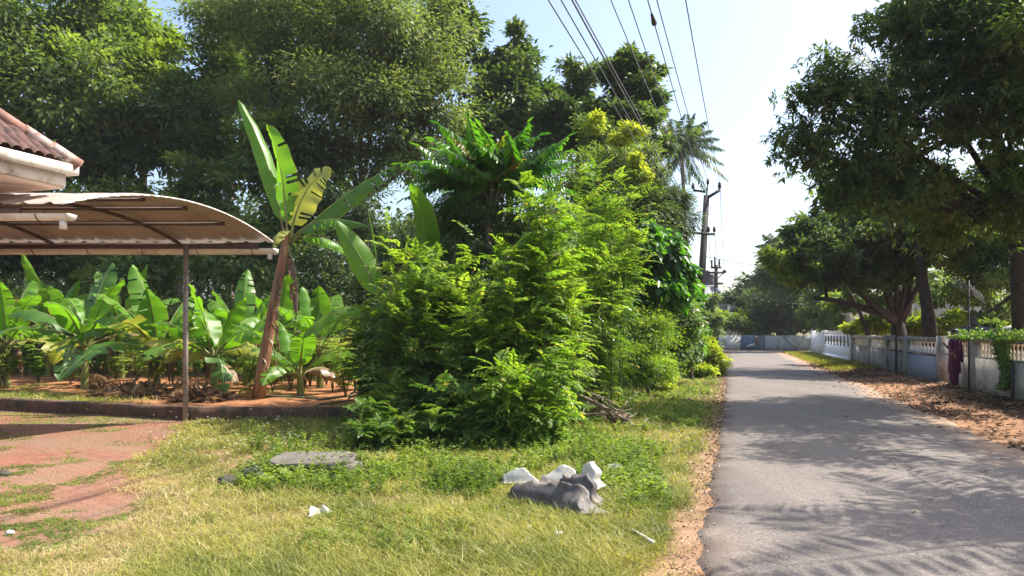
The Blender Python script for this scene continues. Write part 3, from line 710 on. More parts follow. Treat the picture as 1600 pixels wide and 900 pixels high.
# -- understory behind bananas
US = 'understory trees behind the banana plants'
def fillrow(spec, g):
    for (lab, lobes, b, n, lf, mt) in spec:
        tree('understory_tree', lab, lobes, b, n, lf, mt, 'bark_dark', .09, group=g, twigs=True, fork=1.2)
fillrow([
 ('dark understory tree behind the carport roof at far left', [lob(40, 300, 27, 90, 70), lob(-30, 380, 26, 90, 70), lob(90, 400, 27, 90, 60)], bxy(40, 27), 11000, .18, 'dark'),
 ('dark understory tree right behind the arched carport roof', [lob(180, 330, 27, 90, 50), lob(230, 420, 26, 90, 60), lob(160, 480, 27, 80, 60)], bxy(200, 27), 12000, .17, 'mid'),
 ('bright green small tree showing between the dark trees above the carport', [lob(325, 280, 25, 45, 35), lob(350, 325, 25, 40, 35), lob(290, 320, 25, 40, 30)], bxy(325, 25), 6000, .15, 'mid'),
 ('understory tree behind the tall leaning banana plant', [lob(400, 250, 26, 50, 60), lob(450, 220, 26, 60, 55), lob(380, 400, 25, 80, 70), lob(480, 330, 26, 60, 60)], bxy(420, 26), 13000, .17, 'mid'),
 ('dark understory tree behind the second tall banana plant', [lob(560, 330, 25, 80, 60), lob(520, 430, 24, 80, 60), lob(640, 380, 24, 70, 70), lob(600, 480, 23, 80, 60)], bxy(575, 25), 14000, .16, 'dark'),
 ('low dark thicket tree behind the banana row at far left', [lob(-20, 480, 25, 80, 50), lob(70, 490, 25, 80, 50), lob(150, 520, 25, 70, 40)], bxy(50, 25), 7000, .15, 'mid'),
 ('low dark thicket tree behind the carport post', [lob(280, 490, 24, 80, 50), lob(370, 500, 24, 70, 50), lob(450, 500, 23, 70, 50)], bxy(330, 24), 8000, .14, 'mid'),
], US)
# one far wood closing the horizon
LV = Leaves(); n = 60000
x = rng.uniform(-58, 9, n); y = 48+rng.uniform(-3, 8, n)
top = 6.5+5*fbm(x, x*0, 9, 91)+2*fbm(x, x*0, 2, 92)
top = np.where(x > 14, top*.75, top)
z = rng.random(n)**.8*top
LV.add(np.stack([x, y, z], 1), rdir(n)-np.array([0, 0, .3]), np.array([0, -.2, 1.])+rng.normal(scale=.5, size=(n, 3)), rng.uniform(.3, .6, n), .25)
UG = Leaves(); n = 26000; x = rng.uniform(-27, -1, n); y = 25.5+rng.uniform(-1, 7, n); z = rng.random(n)*(1.2+2.2*fbm(x, y, 2.5, 95))
UG.add(np.stack([x, y, z+.1], 1), rdir(n)-np.array([0, 0, .2]), np.array([0, -.2, 1.])+rng.normal(scale=.5, size=(n, 3)), rng.uniform(.15, .3, n), .10)
o = UG.build('undergrowth', M['shrub']); tag(o, 'dark undergrowth below the background trees', kind='stuff')
o = LV.build('far_wood', M['fargreen']); tag(o, 'far wood closing the view behind the garden', kind='stuff')

# -- centre trees
tree('shrubby_tree', 'mid green tree with lime young shoots below the dark trees', [lob(950, 215, 24, 50, 35), lob(985, 260, 23, 60, 45), lob(905, 285, 23, 60, 50), lob(1005, 250, 22, 30, 35), lob(950, 330, 22, 80, 60)], bxy(955, 23.5), 20000, .13, 'mid', 'bark', .12, cat='tree')
tree('shrubby_tree', 'lime green leafy tree top in front of the dark trees near the palm', [lob(935, 195, 21.5, 22, 18), lob(975, 215, 21.5, 26, 20), lob(1000, 265, 21, 20, 24), lob(985, 290, 21, 22, 18)], bxy(975, 22), 4500, .13, 'yellow', 'bark', .08, cat='tree')
tree('pinnate_tree', 'dark tree with long feather leaves reaching towards the leaning pole', [lob(1030, 312, 23, 38, 28), lob(1020, 370, 22.5, 45, 45), lob(1048, 345, 23, 32, 32), lob(1000, 330, 22, 40, 45), lob(1060, 312, 23, 22, 16)], bxy(1030, 23), 26000, .30, 'dark', 'bark_dark', .12, kind='p', droop=.3, cat='tree')
tree('climber_covered_tree', 'tree trunk smothered in climber with big heart shaped leaves by the lane', [lob(1025, 400, 19.5, 36, 42), lob(1000, 440, 19, 45, 55), lob(1048, 450, 19.5, 27, 50), lob(985, 385, 19, 40, 40)], bxy(1020, 20), 4200, .21, 'glossy', 'bark_dark', .15, aspect=.75, hexa=True, droop=1.1, cat='tree', shell=.75, cluster_n=14)
tree('vine_covered_tree', 'dark tree draped in vines under the crown of long drooping leaves', [lob(760, 330, 14.6, 80, 55), lob(735, 420, 14.4, 80, 65), lob(700, 350, 15, 45, 60), lob(830, 360, 15, 60, 60), lob(800, 440, 14.5, 80, 60)], bxy(760, 14.8), 26000, .10, 'mango', 'bark_dark', .1, droop=.9, aspect=.3, cat='tree')
tree('roadside_tree', 'small dark tree behind the palmate bush on the verge', [lob(900, 400, 18, 70, 60), lob(930, 470, 17.5, 60, 50), lob(880, 500, 17, 60, 50)], bxy(905, 18), 14000, .11, 'shrub', 'bark_dark', .09, cat='tree')

# long-leaved tree with drooping leaflets
def long_leaf_tree():
    c = P(765, 272, 14); root = empty('long_leaved_tree', (c[0], c[1], 0), 'small tree crowned by long glossy feather leaves with hanging leaflets', 'tree')
    loc = np.array([c[0], c[1], 0])
    tb = MB(); LV = Leaves(); YV = Leaves()
    tb.tube(bez(np.array([.1, .3, 0]), np.array([-.1, .2, 2.5]), np.array([0, 0, c[2]]), 9), np.linspace(.08, .045, 9), 8)
    tips = [(-.45, .1, .0), (.5, -.1, .0), (0, .2, .3), (.05, -.25, -.2), (-.2, -.2, .2), (.25, .2, .2)]
    heads = [np.array([0, 0, c[2]])+np.array(t) for t in tips]
    for h in heads: tb.tube(bez(np.array([0, 0, c[2]-.7]), np.array([h[0]*.5, h[1]*.5, c[2]-.3]), h, 5), np.linspace(.035, .018, 5), 6)
    for hi, h in enumerate(heads):
        for k in range(13):
            az = (0 if k % 2 else math.pi)+random.uniform(-1.2, 1.2)+(1.57 if k % 5 == 4 else 0); el = .8-.08*k+random.uniform(-.1, .1)
            dv = np.array([math.cos(az)*math.cos(el), math.sin(az)*math.cos(el)*.9, math.sin(el)])
            L = random.uniform(.95, 1.3)*(1 if k > 1 else .6)
            tgt = YV if k < 2 else LV
            b = np.array([h]); droop = .10+.1*random.random()
            pinnate(tgt, b, np.array([dv]), L, n=19, ll=.27 if k > 1 else .17, lw=.075, droop=droop, hang=.95, hexa=True)
            t = np.linspace(0, 1, 6)[:, None]
            tb.tube(h+dv*L*t-np.array([0, 0, 1])*droop*L*t**2, np.linspace(.012, .004, 6), 4, cap=False)
    tb.build('trunk', M['bark'], root, True); LV.build('crown', M['glossy'], root); YV.build('young_leaves', M['young'], root)
long_leaf_tree()

# pinnate shrubs
def shrub(label, px, D, tops, mat, nleaf=12, L=.48, ll=.115, lw=.05, name='feather_leaved_shrub', group='feather leaved shrubs by the lawn', fill=0, fillr=None, basew=.35, z0=0.):
    """tops: list of (px,py,dD) of shoot tips"""
    bx, by = bxy(px, D)
    root = empty(name, (bx, by, 0), label, 'shrub', group); loc = np.array([bx, by, 0])
    tb = MB(); LV = Leaves(); Bs = []; Ds = []; Ls = []
    tops = list(tops)+[(px_+random.uniform(-55, 55), py_-random.uniform(5, 60), d_) for (px_, py_, d_) in tops[::5]]
    for (tx, ty, dd) in tops:
        tip = P(tx, ty, D+dd)-loc
        b = np.array([random.uniform(-basew, basew)+tip[0]*.35, random.uniform(-.3, .3)+tip[1]*.3, z0])
        mid = np.array([b[0]*.6+tip[0]*.4, b[1]*.6+tip[1]*.4, tip[2]*.62])+rng.normal(scale=.06, size=3)
        cv = bez(b, mid, tip, 10)
        tb.tube(cv, np.linspace(.012, .004, 10), 5, cap=False)
        ln = np.linalg.norm(tip-b)
        n = int(nleaf*ln*1.1)
        t = rng.uniform(.06, 1, n)**.9
        pos = (1-t[:, None])**2*b+2*t[:, None]*(1-t[:, None])*mid+t[:, None]**2*tip
        az = np.arange(n)*2.4+rng.random(n); el = .12+.55*t**2+rng.normal(scale=.3, size=n)
        Bs.append(pos); Ds.append(np.stack([np.cos(az)*np.cos(el), np.sin(az)*np.cos(el), np.sin(el)], 1)); Ls.append(L*rng.uniform(.55, 1.2, n)*(.78+.3*t))
    Bs = np.concatenate(Bs); Ds = np.concatenate(Ds); Ls = np.concatenate(Ls)
    pinnate(LV, Bs, Ds, Ls, n=8, ll=ll, lw=lw, droop=.28)
    tb.build('stems', M['stem_green'], root, True); LV.build('foliage', M[mat], root)
    return root
def tops(cx, cy, rx, ry, n, dd=.7, seed=0):
    r = random.Random(seed); out = []
    while len(out) < n:
        a, b = r.uniform(-1, 1), r.uniform(-1, 1)
        if a*a+b*b < 1: out.append((cx+a*rx, cy+b*ry, r.uniform(-dd, dd)))
    return out
shrub('bright upright feather leaved shrub at the left of the thicket', 655, 12, tops(660, 430, 45, 55, 14, .6, 1), 'bright')
shrub('tallest bright feather leaved shrub in the middle of the thicket', 845, 11.5, [(850, 308, 0), (835, 330, .2), (870, 340, -.2), (820, 380, .1), (890, 390, .2), (845, 420, -.3), (800, 400, .2), (905, 360, .3), (865, 300, .5)]+tops(850, 430, 60, 60, 10, .6, 2), 'bright')
shrub('airy lime feather leaved shrub leaning right above the thicket', 925, 13.5, [(985, 300, 0), (960, 280, .3), (930, 262, .1), (900, 270, 0), (995, 340, .2), (960, 370, -.2), (1000, 380, .2), (920, 330, 0)]+tops(940, 370, 50, 60, 9, .6, 3), 'bright', L=.5, ll=.10, lw=.035)
shrub('dense dark shrub in the shaded middle of the thicket', 690, 12, tops(680, 520, 100, 60, 24, .9, 4), 'shrub', nleaf=14)
shrub('dense mid green shrub right of the shaded thicket', 790, 11.6, tops(775, 490, 90, 55, 20, .8, 5), 'bright', nleaf=14)
shrub('dark low shrub filling the foot of the thicket', 700, 11.2, tops(700, 600, 120, 40, 28, .5, 6), 'shrub', nleaf=20, basew=.8)
shrub('mid green shrub right of the low dark shrub', 860, 12.3, tops(870, 530, 60, 60, 16, .7, 7), 'shrub', nleaf=14)
shrub('low bright feather leaved shrub in front of the brush pile', 835, 10.4, tops(812, 612, 36, 36, 18, .4, 8), 'bright', nleaf=20, basew=.4)
shrub('small bright shrub at the front edge of the thicket', 740, 10.3, tops(735, 655, 70, 22, 18, .3, 9), 'shrub', nleaf=20, basew=.6, L=.36)
shrub('small dark green shrub beside the concrete slab', 605, 10.0, tops(600, 668, 45, 18, 20, .3, 10), 'shrub', nleaf=30, L=.28, ll=.07, lw=.035, basew=.4)
shrub('loose shrub left of the thicket above the red soil', 600, 13.2, tops(590, 530, 50, 50, 18, .6, 11), 'shrub', nleaf=17, z0=.15)

for lab, lb, b_, n_, lf, mt, asp in [
    ('broad leaved bush filling the middle of the thicket', [lob(760, 520, 12.2, 60, 50), lob(810, 560, 12, 60, 45), lob(720, 470, 12.4, 45, 40)], bxy(770, 12.4), 7000, .085, 'mid', .5),
    ('dark broad leaved bush at the left flank of the thicket', [lob(620, 560, 12.6, 45, 45), lob(600, 600, 12.4, 35, 30), lob(660, 500, 12.8, 40, 40)], bxy(625, 12.7), 7000, .075, 'dark', .5),
    ('dusty grey green bush low in the thicket behind the brush pile', [lob(880, 590, 12.6, 40, 35), lob(900, 540, 13, 35, 40)], bxy(885, 12.9), 4500, .07, 'feather', .4)]:
    tree('broadleaf_bush', lab, lb, b_, n_, lf, mt, 'bark', .03, aspect=asp, cat='bush', group='mixed bushes in the thicket', fork=.4, hexa=True, core=.08)
# palmate / other bushes along the verge
def bush(name, label, lobes, base, n, leaf, mat, **kw):
    kw.setdefault('cat', 'bush'); kw.setdefault('r', .05); kw.setdefault('fork', .35)
    return tree(name, label, lobes, base, n, leaf, mat, 'bark', **kw)
bush('bush', 'dense rounded dark green bush on the verge beyond the brush pile', [lob(1010, 530, 18.5, 42, 45), lob(1005, 575, 18, 45, 30), lob(1025, 500, 19, 30, 22), lob(970, 560, 18, 35, 35)], bxy(1010, 18.6), 24000, .085, 'bright', aspect=.3, core=.2, group='bushes along the verge')
bush('bush', 'tall creeper clad bush filling the verge between the round bush and the pole', [lob(1055, 500, 21.5, 34, 50), lob(1045, 550, 21, 34, 36), lob(1072, 545, 22, 28, 36), lob(1030, 470, 21, 36, 34)], bxy(1055, 21.8), 14000, .12, 'shrub', aspect=.55, droop=.8, group='bushes along the verge', core=.2)
bush('bush', 'dull green bush under the hanging banana leaf', [lob(925, 560, 16, 45, 35), lob(900, 590, 15.5, 40, 22), lob(950, 590, 16, 35, 22)], bxy(920, 16), 9000, .09, 'shrub', aspect=.35, group='bushes along the verge')
bush('bush', 'dark leafy bush with big leaves left of the lime bush by the lane', [lob(1072, 500, 24, 24, 36), lob(1066, 540, 23, 26, 32), lob(1083, 480, 25, 16, 28)], bxy(1085, 24), 5500, .15, 'glossy', aspect=.55, droop=.8, group='bushes along the verge')
bush('bush', 'sunlit lime green bush at the edge of the lane by the leaning pole', [lob(1105, 560, 27, 24, 20), lob(1090, 580, 26, 25, 14), lob(1118, 575, 28, 16, 14), lob(1095, 540, 28, 18, 18)], bxy(1103, 27), 9000, .12, 'yellow', aspect=.4, group='bushes along the verge')
bush('bush', 'low yellowish bush at the foot of the dark rounded bush', [lob(1045, 585, 20, 18, 18), lob(1035, 600, 19.5, 22, 8)], bxy(1043, 20), 2500, .1, 'yellow', aspect=.3, group='bushes along the verge')
# hanging leaf spray at 880-970,490-560
def spray():
    b = P(930, 478, 15.5); root = empty('hanging_leaf_shrub', (b[0], b[1], 0), 'shrub with long hanging pale backed leaves beside the rounded bush', 'shrub')
    tb = MB(); LV = Leaves(); h = np.array([0, 0, b[2]])
    tb.tube(bez(np.array([.2, .2, 0]), np.array([.1, .1, 1.2]), h, 6), np.linspace(.03, .012, 6), 6)
    Bs = []; Ds = []
    for k in range(16):
        az = k*2.4; el = random.uniform(-.4, .5)
        Bs.append(h-np.array([0, 0, .09*k*.8])); Ds.append([math.cos(az)*math.cos(el), math.sin(az)*math.cos(el), math.sin(el)])
    pinnate(LV, np.array(Bs), np.array(Ds), .6, n=8, ll=.26, lw=.09, droop=.35, hang=.8, hexa=True)
    tb.build('stems', M['stem_green'], root, True); LV.build('foliage', M['glossy'], root)
spray()

# ---------------------------------------------------------------- banana plants
def banana_leaf(A, B, C, w, up=(0, 0, 1), fold=.25, mat='bl', parent=None, tatter=.2, ns=44, seed=0, wave=.06, pet=.14, curlw=0.):
    """blade along the bezier A-B-C, w = full width, fold = drop of the halves"""
    r = np.random.default_rng(seed)
    A, B, C = [np.asarray(v, float) for v in (A, B, C)]
    nu = 5
    t = np.linspace(0, 1, ns)
    cv = (1-t[:, None])**2*A+2*t[:, None]*(1-t[:, None])*B+t[:, None]**2*C
    T = nrm(np.gradient(cv, axis=0)); up = np.asarray(up, float)
    S = nrm(np.cross(T, up)); N = nrm(np.cross(S, T))
    s = np.clip((t-pet)/(1-pet), 0, 1)
    prof = np.where(t < pet, 0.03, np.clip(np.sin(np.pi*np.clip(s, 0, 1)**.75)**.55, .03, 1)*(1-.12*s))
    prof = np.where(s > .97, prof*.7, prof)
    Vs = []; UV = []; Fq = []
    base = 0
    for sg in (1, -1):
        ph = r.uniform(0, 6)
        tat = np.ones(ns)
        segs = np.sort(r.choice(np.arange(6, ns-3), size=min(int(3+tatter*26), ns-10), replace=False)) if tatter > 0 else np.array([], int)
        rows = []
        ang = fold+curlw*np.sin(t*5+ph)
        segid = np.searchsorted(segs, np.arange(ns), side='right')
        jit = r.normal(scale=tatter*.6, size=len(segs)+2)
        for i_ in range(ns):
            a_ = ang[i_]+jit[segid[i_]]*(1 if s[i_] > 0 else 0)
            for k in range(nu):
                q = k/(nu-1); wd = w*.5*prof[i_]*q
                a2 = a_*(.5+.8*q)
                p = cv[i_]+S[i_]*sg*wd*math.cos(a2)-N[i_]*wd*math.sin(a2)+N[i_]*wave*.5*w*q*math.sin(t[i_]*31+ph)+T[i_]*wd*.12
                rows.append(p); UV.append((.5+sg*.5*q, t[i_]*3))
        Vs.append(np.array(rows))
        for i_ in range(ns-1):
            cut = (i_+1) in segs and tatter > .05
            for k in range(nu-1):
                if cut and k >= 1: continue
                a_ = base+i_*nu+k
                f = [a_, a_+1, a_+1+nu, a_+nu]
                Fq.append(f if sg > 0 else f[::-1])
        base += ns*nu
    V = np.concatenate(Vs)
    o = raw('leaf', V, [np.array(Fq)], M[mat], parent, True, uv=np.array(UV))
    mb = MB(); mb.tube(cv-N*.006, np.interp(t, [0, pet, .5, 1], [.028, .02, .010, .003])*max(.6, w/.55), 6)
    m2 = mb.build('midrib', M['stem_y'], o, True)
    return o

def banana(label, px, D, zb, h, nl, Lr=(1.4, 2.0), w=.5, group='banana plants in the garden', r=.10, lean=(0, 0), seed=0, mat='stem_y', dry=3, name='banana_plant'):
    rr = random.Random(seed)
    bx, by = bxy(px, D)
    root = empty(name, (bx, by, zb), label, 'banana plant', group)
    top = np.array([lean[0], lean[1], h])
    mb = MB(); pts = bez(np.array([0, 0, -.1]), np.array([lean[0]*.3, lean[1]*.3, h*.5]), top, 8)
    mb.tube(pts, np.linspace(r, r*.5, 8), 10); mb.build('stem', M[mat], root, True)
    for k in range(nl):
        az = k*2.4+seed*1.3+rr.uniform(-.3, .3)
        f = (k/max(1, nl-1))**.8              # 0 young upright .. 1 old drooping
        el0 = 1.42-1.05*f; L = rr.uniform(*Lr)*(.85+.3*f if f < .8 else .9)
        dx, dy = math.cos(az), math.sin(az)
        Bp = top+np.array([dx*math.cos(el0), dy*math.cos(el0), math.sin(el0)])*L*.55
        reach = L*(.30+.72*f-.18*f**3); rise = L*(.85-1.05*f)-.4*f**3
        Cp = top+np.array([dx*reach, dy*reach, rise])
        upv = np.array([-dx*(1.2-f), -dy*(1.2-f), .25+f])+np.array([rr.uniform(-.3, .3), rr.uniform(-.3, .3), 0])
        mt = rr.choice(['bl', 'bl', 'bl', 'bl_dark', 'bl_yel' if f > .45 else 'bl']) if f < .8 else rr.choice(['bl_yel', 'bl_dry', 'bl_dark', 'bl'])
        banana_leaf(top-np.array([0, 0, .12]), Bp, Cp, w*rr.uniform(.85, 1.15), up=upv, fold=rr.uniform(.1, .5), mat=mt, parent=root, tatter=rr.choice([.04, .12, .2, .4])*(.4+f), seed=seed*31+k, curlw=.15)
    for k in range(dry):
        az = rr.uniform(0, 6.28); dx, dy = math.cos(az), math.sin(az)
        banana_leaf(top-np.array([0, 0, .15]), top+np.array([dx*.45, dy*.45, .15]), top+np.array([dx*.35, dy*.35, -h*.8]), w*.5, up=(dx, dy, .2), fold=1.1, mat='bl_dry', parent=root, tatter=.4, seed=seed+900+k)
    return root
bs = [
 ('banana plant with a pale stem on bare red soil at the left of the garden', 132, 18.1, 1.19, 13, (2.1, 2.9), 0.74),
 ('banana plant immediately left of the carport post with a broad leaf to the upper left', 245, 17.2, 1.04, 13, (2.0, 2.8), 0.72),
 ('banana plant whose leaves spread right behind the carport post', 335, 16.3, 0.94, 12, (1.9, 2.5), 0.67),
 ('banana plant at the left edge of the garden behind the kerb', 10, 19.1, 1.15, 13, (2.1, 2.9), 0.74),
 ('banana plant in the second row between the two left ones', 190, 21.9, 1.44, 13, (2.2, 3.0), 0.77),
 ('banana plant in the second row just left of the leaning stem', 385, 20.0, 1.22, 13, (2.1, 2.9), 0.72),
 ('banana plant in the second row with upright leaves right of the leaning stem', 500, 18.6, 1.08, 13, (2.0, 2.8), 0.70),
 ('banana plant far back at the left with leaves under the carport gutter', 75, 22.8, 1.66, 13, (2.2, 3.1), 0.79),
 ('far banana plant above the leafy undergrowth right of the leaning stem', 440, 22.3, 1.44, 12, (2.1, 2.9), 0.72),
 ('young banana plant in front of the leafy thicket', 470, 16.3, 0.58, 10, (1.6, 2.1), 0.56),
]
for k, (lab, px, D, h, nl, Lr, w) in enumerate(bs):
    banana(lab, px, D, .18, h, nl, Lr, w, seed=k+1, lean=(random.uniform(-.15, .15), random.uniform(-.1, .1)))

# the tall leaning banana, laid out leaf by leaf
D0 = 15.3
B0 = P(402, 625, D0); B0[2] = .17
root = empty('banana_plant', B0, 'tallest banana plant with a leaning reddish brown stem and leaves above the carport', 'banana plant', 'banana plants in the garden')
def Q(px, py, dd=0): return P(px, py, D0+dd)-B0
mb = MB()
cv = np.array([Q(402, 632), Q(408, 590), Q(417, 540), Q(427, 480), Q(437, 430), Q(445, 385), Q(448, 365)])
mb.tube(cv, [.15, .13, .115, .105, .095, .08, .06], 14); mb.build('stem', M['stem'], root, True)
def bl(A, Bc, C, w, up, **kw): banana_leaf(Q(*A), Q(*Bc), Q(*C), w, up=up, parent=root, **kw)
bl((446, 382), (425, 240), (372, 156, .3), .45, (.5, -.9, .2), fold=.45, mat='bl', tatter=0, seed=1)
bl((448, 380), (448, 260, -.1), (416, 194, -.3), .68, (-.35, -1, .1), fold=.4, mat='bl', tatter=.1, seed=2, curlw=.35)
bl((452, 380), (466, 285, -.1), (518, 264, -.2), .8, (-.1, -1, .5), fold=.2, mat='bl_yel', tatter=.16, seed=3)
bl((456, 378), (530, 300, .2), (620, 257, .3), .66, (-.2, -.9, .9), fold=.6, mat='bl_dark', tatter=.1, seed=4)
bl((456, 372), (500, 325, -.3), (572, 352, -.6), .62, (.1, -.5, 1), fold=.65, mat='bl_dark', tatter=.15, seed=5)
bl((446, 372), (436, 345, -.5), (428, 388, -.7), .4, (-.3, -1, .6), fold=.3, mat='bl_yel', tatter=.1, seed=6, pet=.05)
bl((452, 372), (520, 360, .3), (545, 400, .6), .5, (.1, -.2, 1), fold=.7, mat='bl', tatter=.2, seed=7)
bl((446, 380), (475, 430, -.2), (462, 505, -.25), .34, (1, -.4, .1), fold=1.2, mat='bl_dry', tatter=.5, seed=8)
bl((446, 384), (470, 410, .1), (455, 470, .1), .3, (1, .4, .1), fold=1.2, mat='bl_dry', tatter=.5, seed=9)
bl((440, 400), (425, 450, -.2), (432, 540, -.2), .22, (-1, -.4, .1), fold=1.2, mat='bl_dry', tatter=.5, seed=19)
for k, (px_, py_) in enumerate([(412, 585), (420, 530), (431, 470), (410, 560), (438, 440), (425, 505)]):
    sg = 1 if k % 2 else -1
    bl((px_, py_, -.12), (px_+sg*9, py_+8, -.2), (px_+sg*12, py_+45, -.16), .14, (sg*.6, -1, 0), fold=.7, mat='bl_dry', tatter=.4, seed=60+k, ns=20, pet=.02)
# second tall banana (600,440)
D1 = 14.6
B1 = P(592, 600, D1); B1[2] = .12
root2 = empty('banana_plant', B1, 'tall banana plant half hidden behind the feather leaved thicket', 'banana plant', 'banana plants in the garden')
def Q2(px, py, dd=0): return P(px, py, D1+dd)-B1
mb = MB(); mb.tube(np.array([Q2(592, 630), Q2(594, 560), Q2(597, 505), Q2(598, 480)]), [.12, .11, .09, .07], 12); mb.build('stem', M['stem_y'], root2, True)
def bl2(A, Bc, C, w, up, **kw): banana_leaf(Q2(*A), Q2(*Bc), Q2(*C), w, up=up, parent=root2, **kw)
bl2((597, 495), (585, 420), (524, 345, .1), .58, (.2, -1, .2), fold=.25, mat='bl', tatter=0, seed=11, pet=.25)
bl2((598, 495), (590, 400), (574, 325, 0), .10, (0, -1, .2), fold=.9, mat='bl', tatter=0, seed=12)
bl2((600, 495), (612, 440, .2), (640, 400, .3), .35, (-.3, -1, .3), fold=.6, mat='bl_yel', tatter=.1, seed=13)
bl2((600, 490), (640, 430, -.2), (704, 365, -.6), .62, (-.2, -1, .3), fold=.5, mat='bl_dark', tatter=.1, seed=14)
bl2((600, 492), (700, 400, -.8), (641, 286, -1.5), .62, up=(-.3, -1, .1), fold=.3, mat='bl', tatter=.04, seed=15, pet=.3)
bl2((598, 495), (640, 455, -.2), (672, 482, -.5), .4, (0, -.5, 1), fold=.4, mat='bl_yel', tatter=.3, seed=16)
bl2((596, 495), (540, 450, -.3), (470, 530, -.7), .45, (0, -.8, 1), fold=.5, mat='bl', tatter=.1, seed=17)
bl2((596, 498), (560, 470, .3), (520, 500, .5), .4, (0, -.5, 1), fold=.6, mat='bl', tatter=.2, seed=18)
# banana by the verge with one leaf showing
B3 = P(905, 560, 15); B3[2] = 0
root3 = empty('banana_plant', B3, 'banana plant in the verge thicket with one leaf pointing at the lane', 'banana plant', 'banana plants in the garden')
mb = MB(); mb.tube([(0, 0, -.05), (0, 0, .9), (.05, 0, 1.9)], [.1, .09, .05], 10); mb.build('stem', M['stem_y'], root3, True)
for e, (pa, pb, w, mt, sd) in enumerate([((925, 440), (988, 478), .45, 'bl_dark', 21), ((900, 380), (925, 360), .5, 'bl', 22), ((870, 430), (850, 420), .45, 'bl_dark', 23)]):
    banana_leaf((.05, 0, 1.8), P(pa[0], pa[1], 14.6)-B3, P(pb[0], pb[1], 14.2)-B3, w, up=(0, -.6, 1), fold=.4, mat=mt, tatter=.2, seed=sd, parent=root3)

# cassava-like undergrowth in the garden (countable small plants)
def small_plants():
    spots = [(20, 26), (60, 21), (95, 23), (160, 22), (215, 21), (270, 20), (365, 19.5), (390, 18), (425, 17), (440, 20), (455, 18.2), (485, 19), (520, 17.5), (540, 15.5), (555, 18), (0, 19), (240, 17), (110, 20), (180, 19.5), (345, 21), (410, 22), (305, 22), (470, 21.5), (40, 22.5), (510, 19.5)]
    for k, (px, D) in enumerate(spots):
        bx, by = bxy(px, D); z0 = float(ground_h(bx, by))
        root = empty('garden_plant', (bx, by, z0), '', 'plant', 'leafy undergrowth plants between the banana stems')
        side = 'left edge' if px < 70 else 'left part' if px < 230 else 'middle' if px < 400 else 'right part'
        near = ['red soil patch', 'pale banana stem', 'second row of bananas', 'carport post', 'leaning brown stem', 'mulch heap', 'garden hose', 'leafy thicket'][k % 8]
        root['label'] = 'leafy undergrowth plant between the banana stems in the garden'
        tb = MB(); LV = Leaves()
        for s_ in range(6):
            h = random.uniform(.6, 1.5); tip = np.array([random.uniform(-.35, .35), random.uniform(-.3, .3), h])
            tb.tube(bez(np.array([0, 0, 0]), tip*np.array([.3, .3, .5]), tip, 5), np.linspace(.012, .005, 5), 5)
            for m_ in range(12):
                f = random.uniform(.3, 1); c = tip*np.array([f**1.5, f**1.5, f]); az = random.uniform(0, 6.28)
                pc = c+np.array([math.cos(az), math.sin(az), .3])*.12
                a5 = az+np.linspace(-1.6, 1.6, 6)
                LV.add(np.tile(pc, (6, 1)), np.stack([np.cos(a5), np.sin(a5), np.full(6, -.15)], 1), np.tile([0, 0, 1.], (6, 1))+rng.normal(scale=.2, size=(6, 3)), .13, .045, hexa=True)
        tb.build('stems', M['stem_green'], root, True); LV.build('foliage', M[['weed', 'bright', 'shrub'][k % 3]], root)
small_plants()

# dry banana mulch heap
def heap(label, px, D, rx, ry, h, n):
    bx, by = bxy(px, D); z0 = float(ground_h(bx, by)); LV = Leaves()
    a = rng.uniform(0, 6.28, n); r = np.sqrt(rng.random(n)); x = np.cos(a)*r*rx; y = np.sin(a)*r*ry
    z = h*(1-r**2)*rng.random(n)
    dv = rdir(n); dv[:, 2] *= .45
    LV.add(np.stack([x, y, z+.01], 1), dv, np.array([0, 0, 1.])+rng.normal(scale=.5, size=(n, 3)), rng.uniform(.12, .45, n), rng.uniform(.02, .06, n), hexa=True, curl=.3, fold=.5)
    o = LV.build('dry_leaf_heap', M['drybanana']); o.location = (bx, by, z0)
    tag(o, label, 'leaf heap', 'heaps of dry banana leaves')
heap('brown heap of dry banana leaves left of the carport post', 225, 15.9, 1.1, .55, .2, 1300)
heap('brown heap of dry leaves just right of the carport post', 315, 15.2, .5, .5, .25, 700)
heap('small pile of dry leaves at the foot of the pale banana stem', 155, 18.9, .35, .3, .3, 250)
# hoses
def polyobj(name, pts, r, mat, label, cat, k=6, group=None):
    mb = MB(); mb.tube(np.array(pts, float), r, k); o = mb.build(name, M[mat], None, True); tag(o, label, cat, group); return o
def gpt(px, py, z=.22):
    D = F*(CH-z)/(py-HZ); return ((px-800)/F*D, D, float(ground_h((px-800)/F*D, D))+.04)
polyobj('garden_hose', [gpt(415, 623), gpt(450, 622), gpt(500, 623), gpt(545, 622), gpt(585, 621)], .022, 'hose', 'pale green water pipe lying straight on the red soil', 'hose')
polyobj('garden_hose', [gpt(400, 640), gpt(450, 639), gpt(500, 634), gpt(545, 630), gpt(585, 622)], .02, 'iron', 'dark water hose curving over the red soil behind the kerb', 'hose')

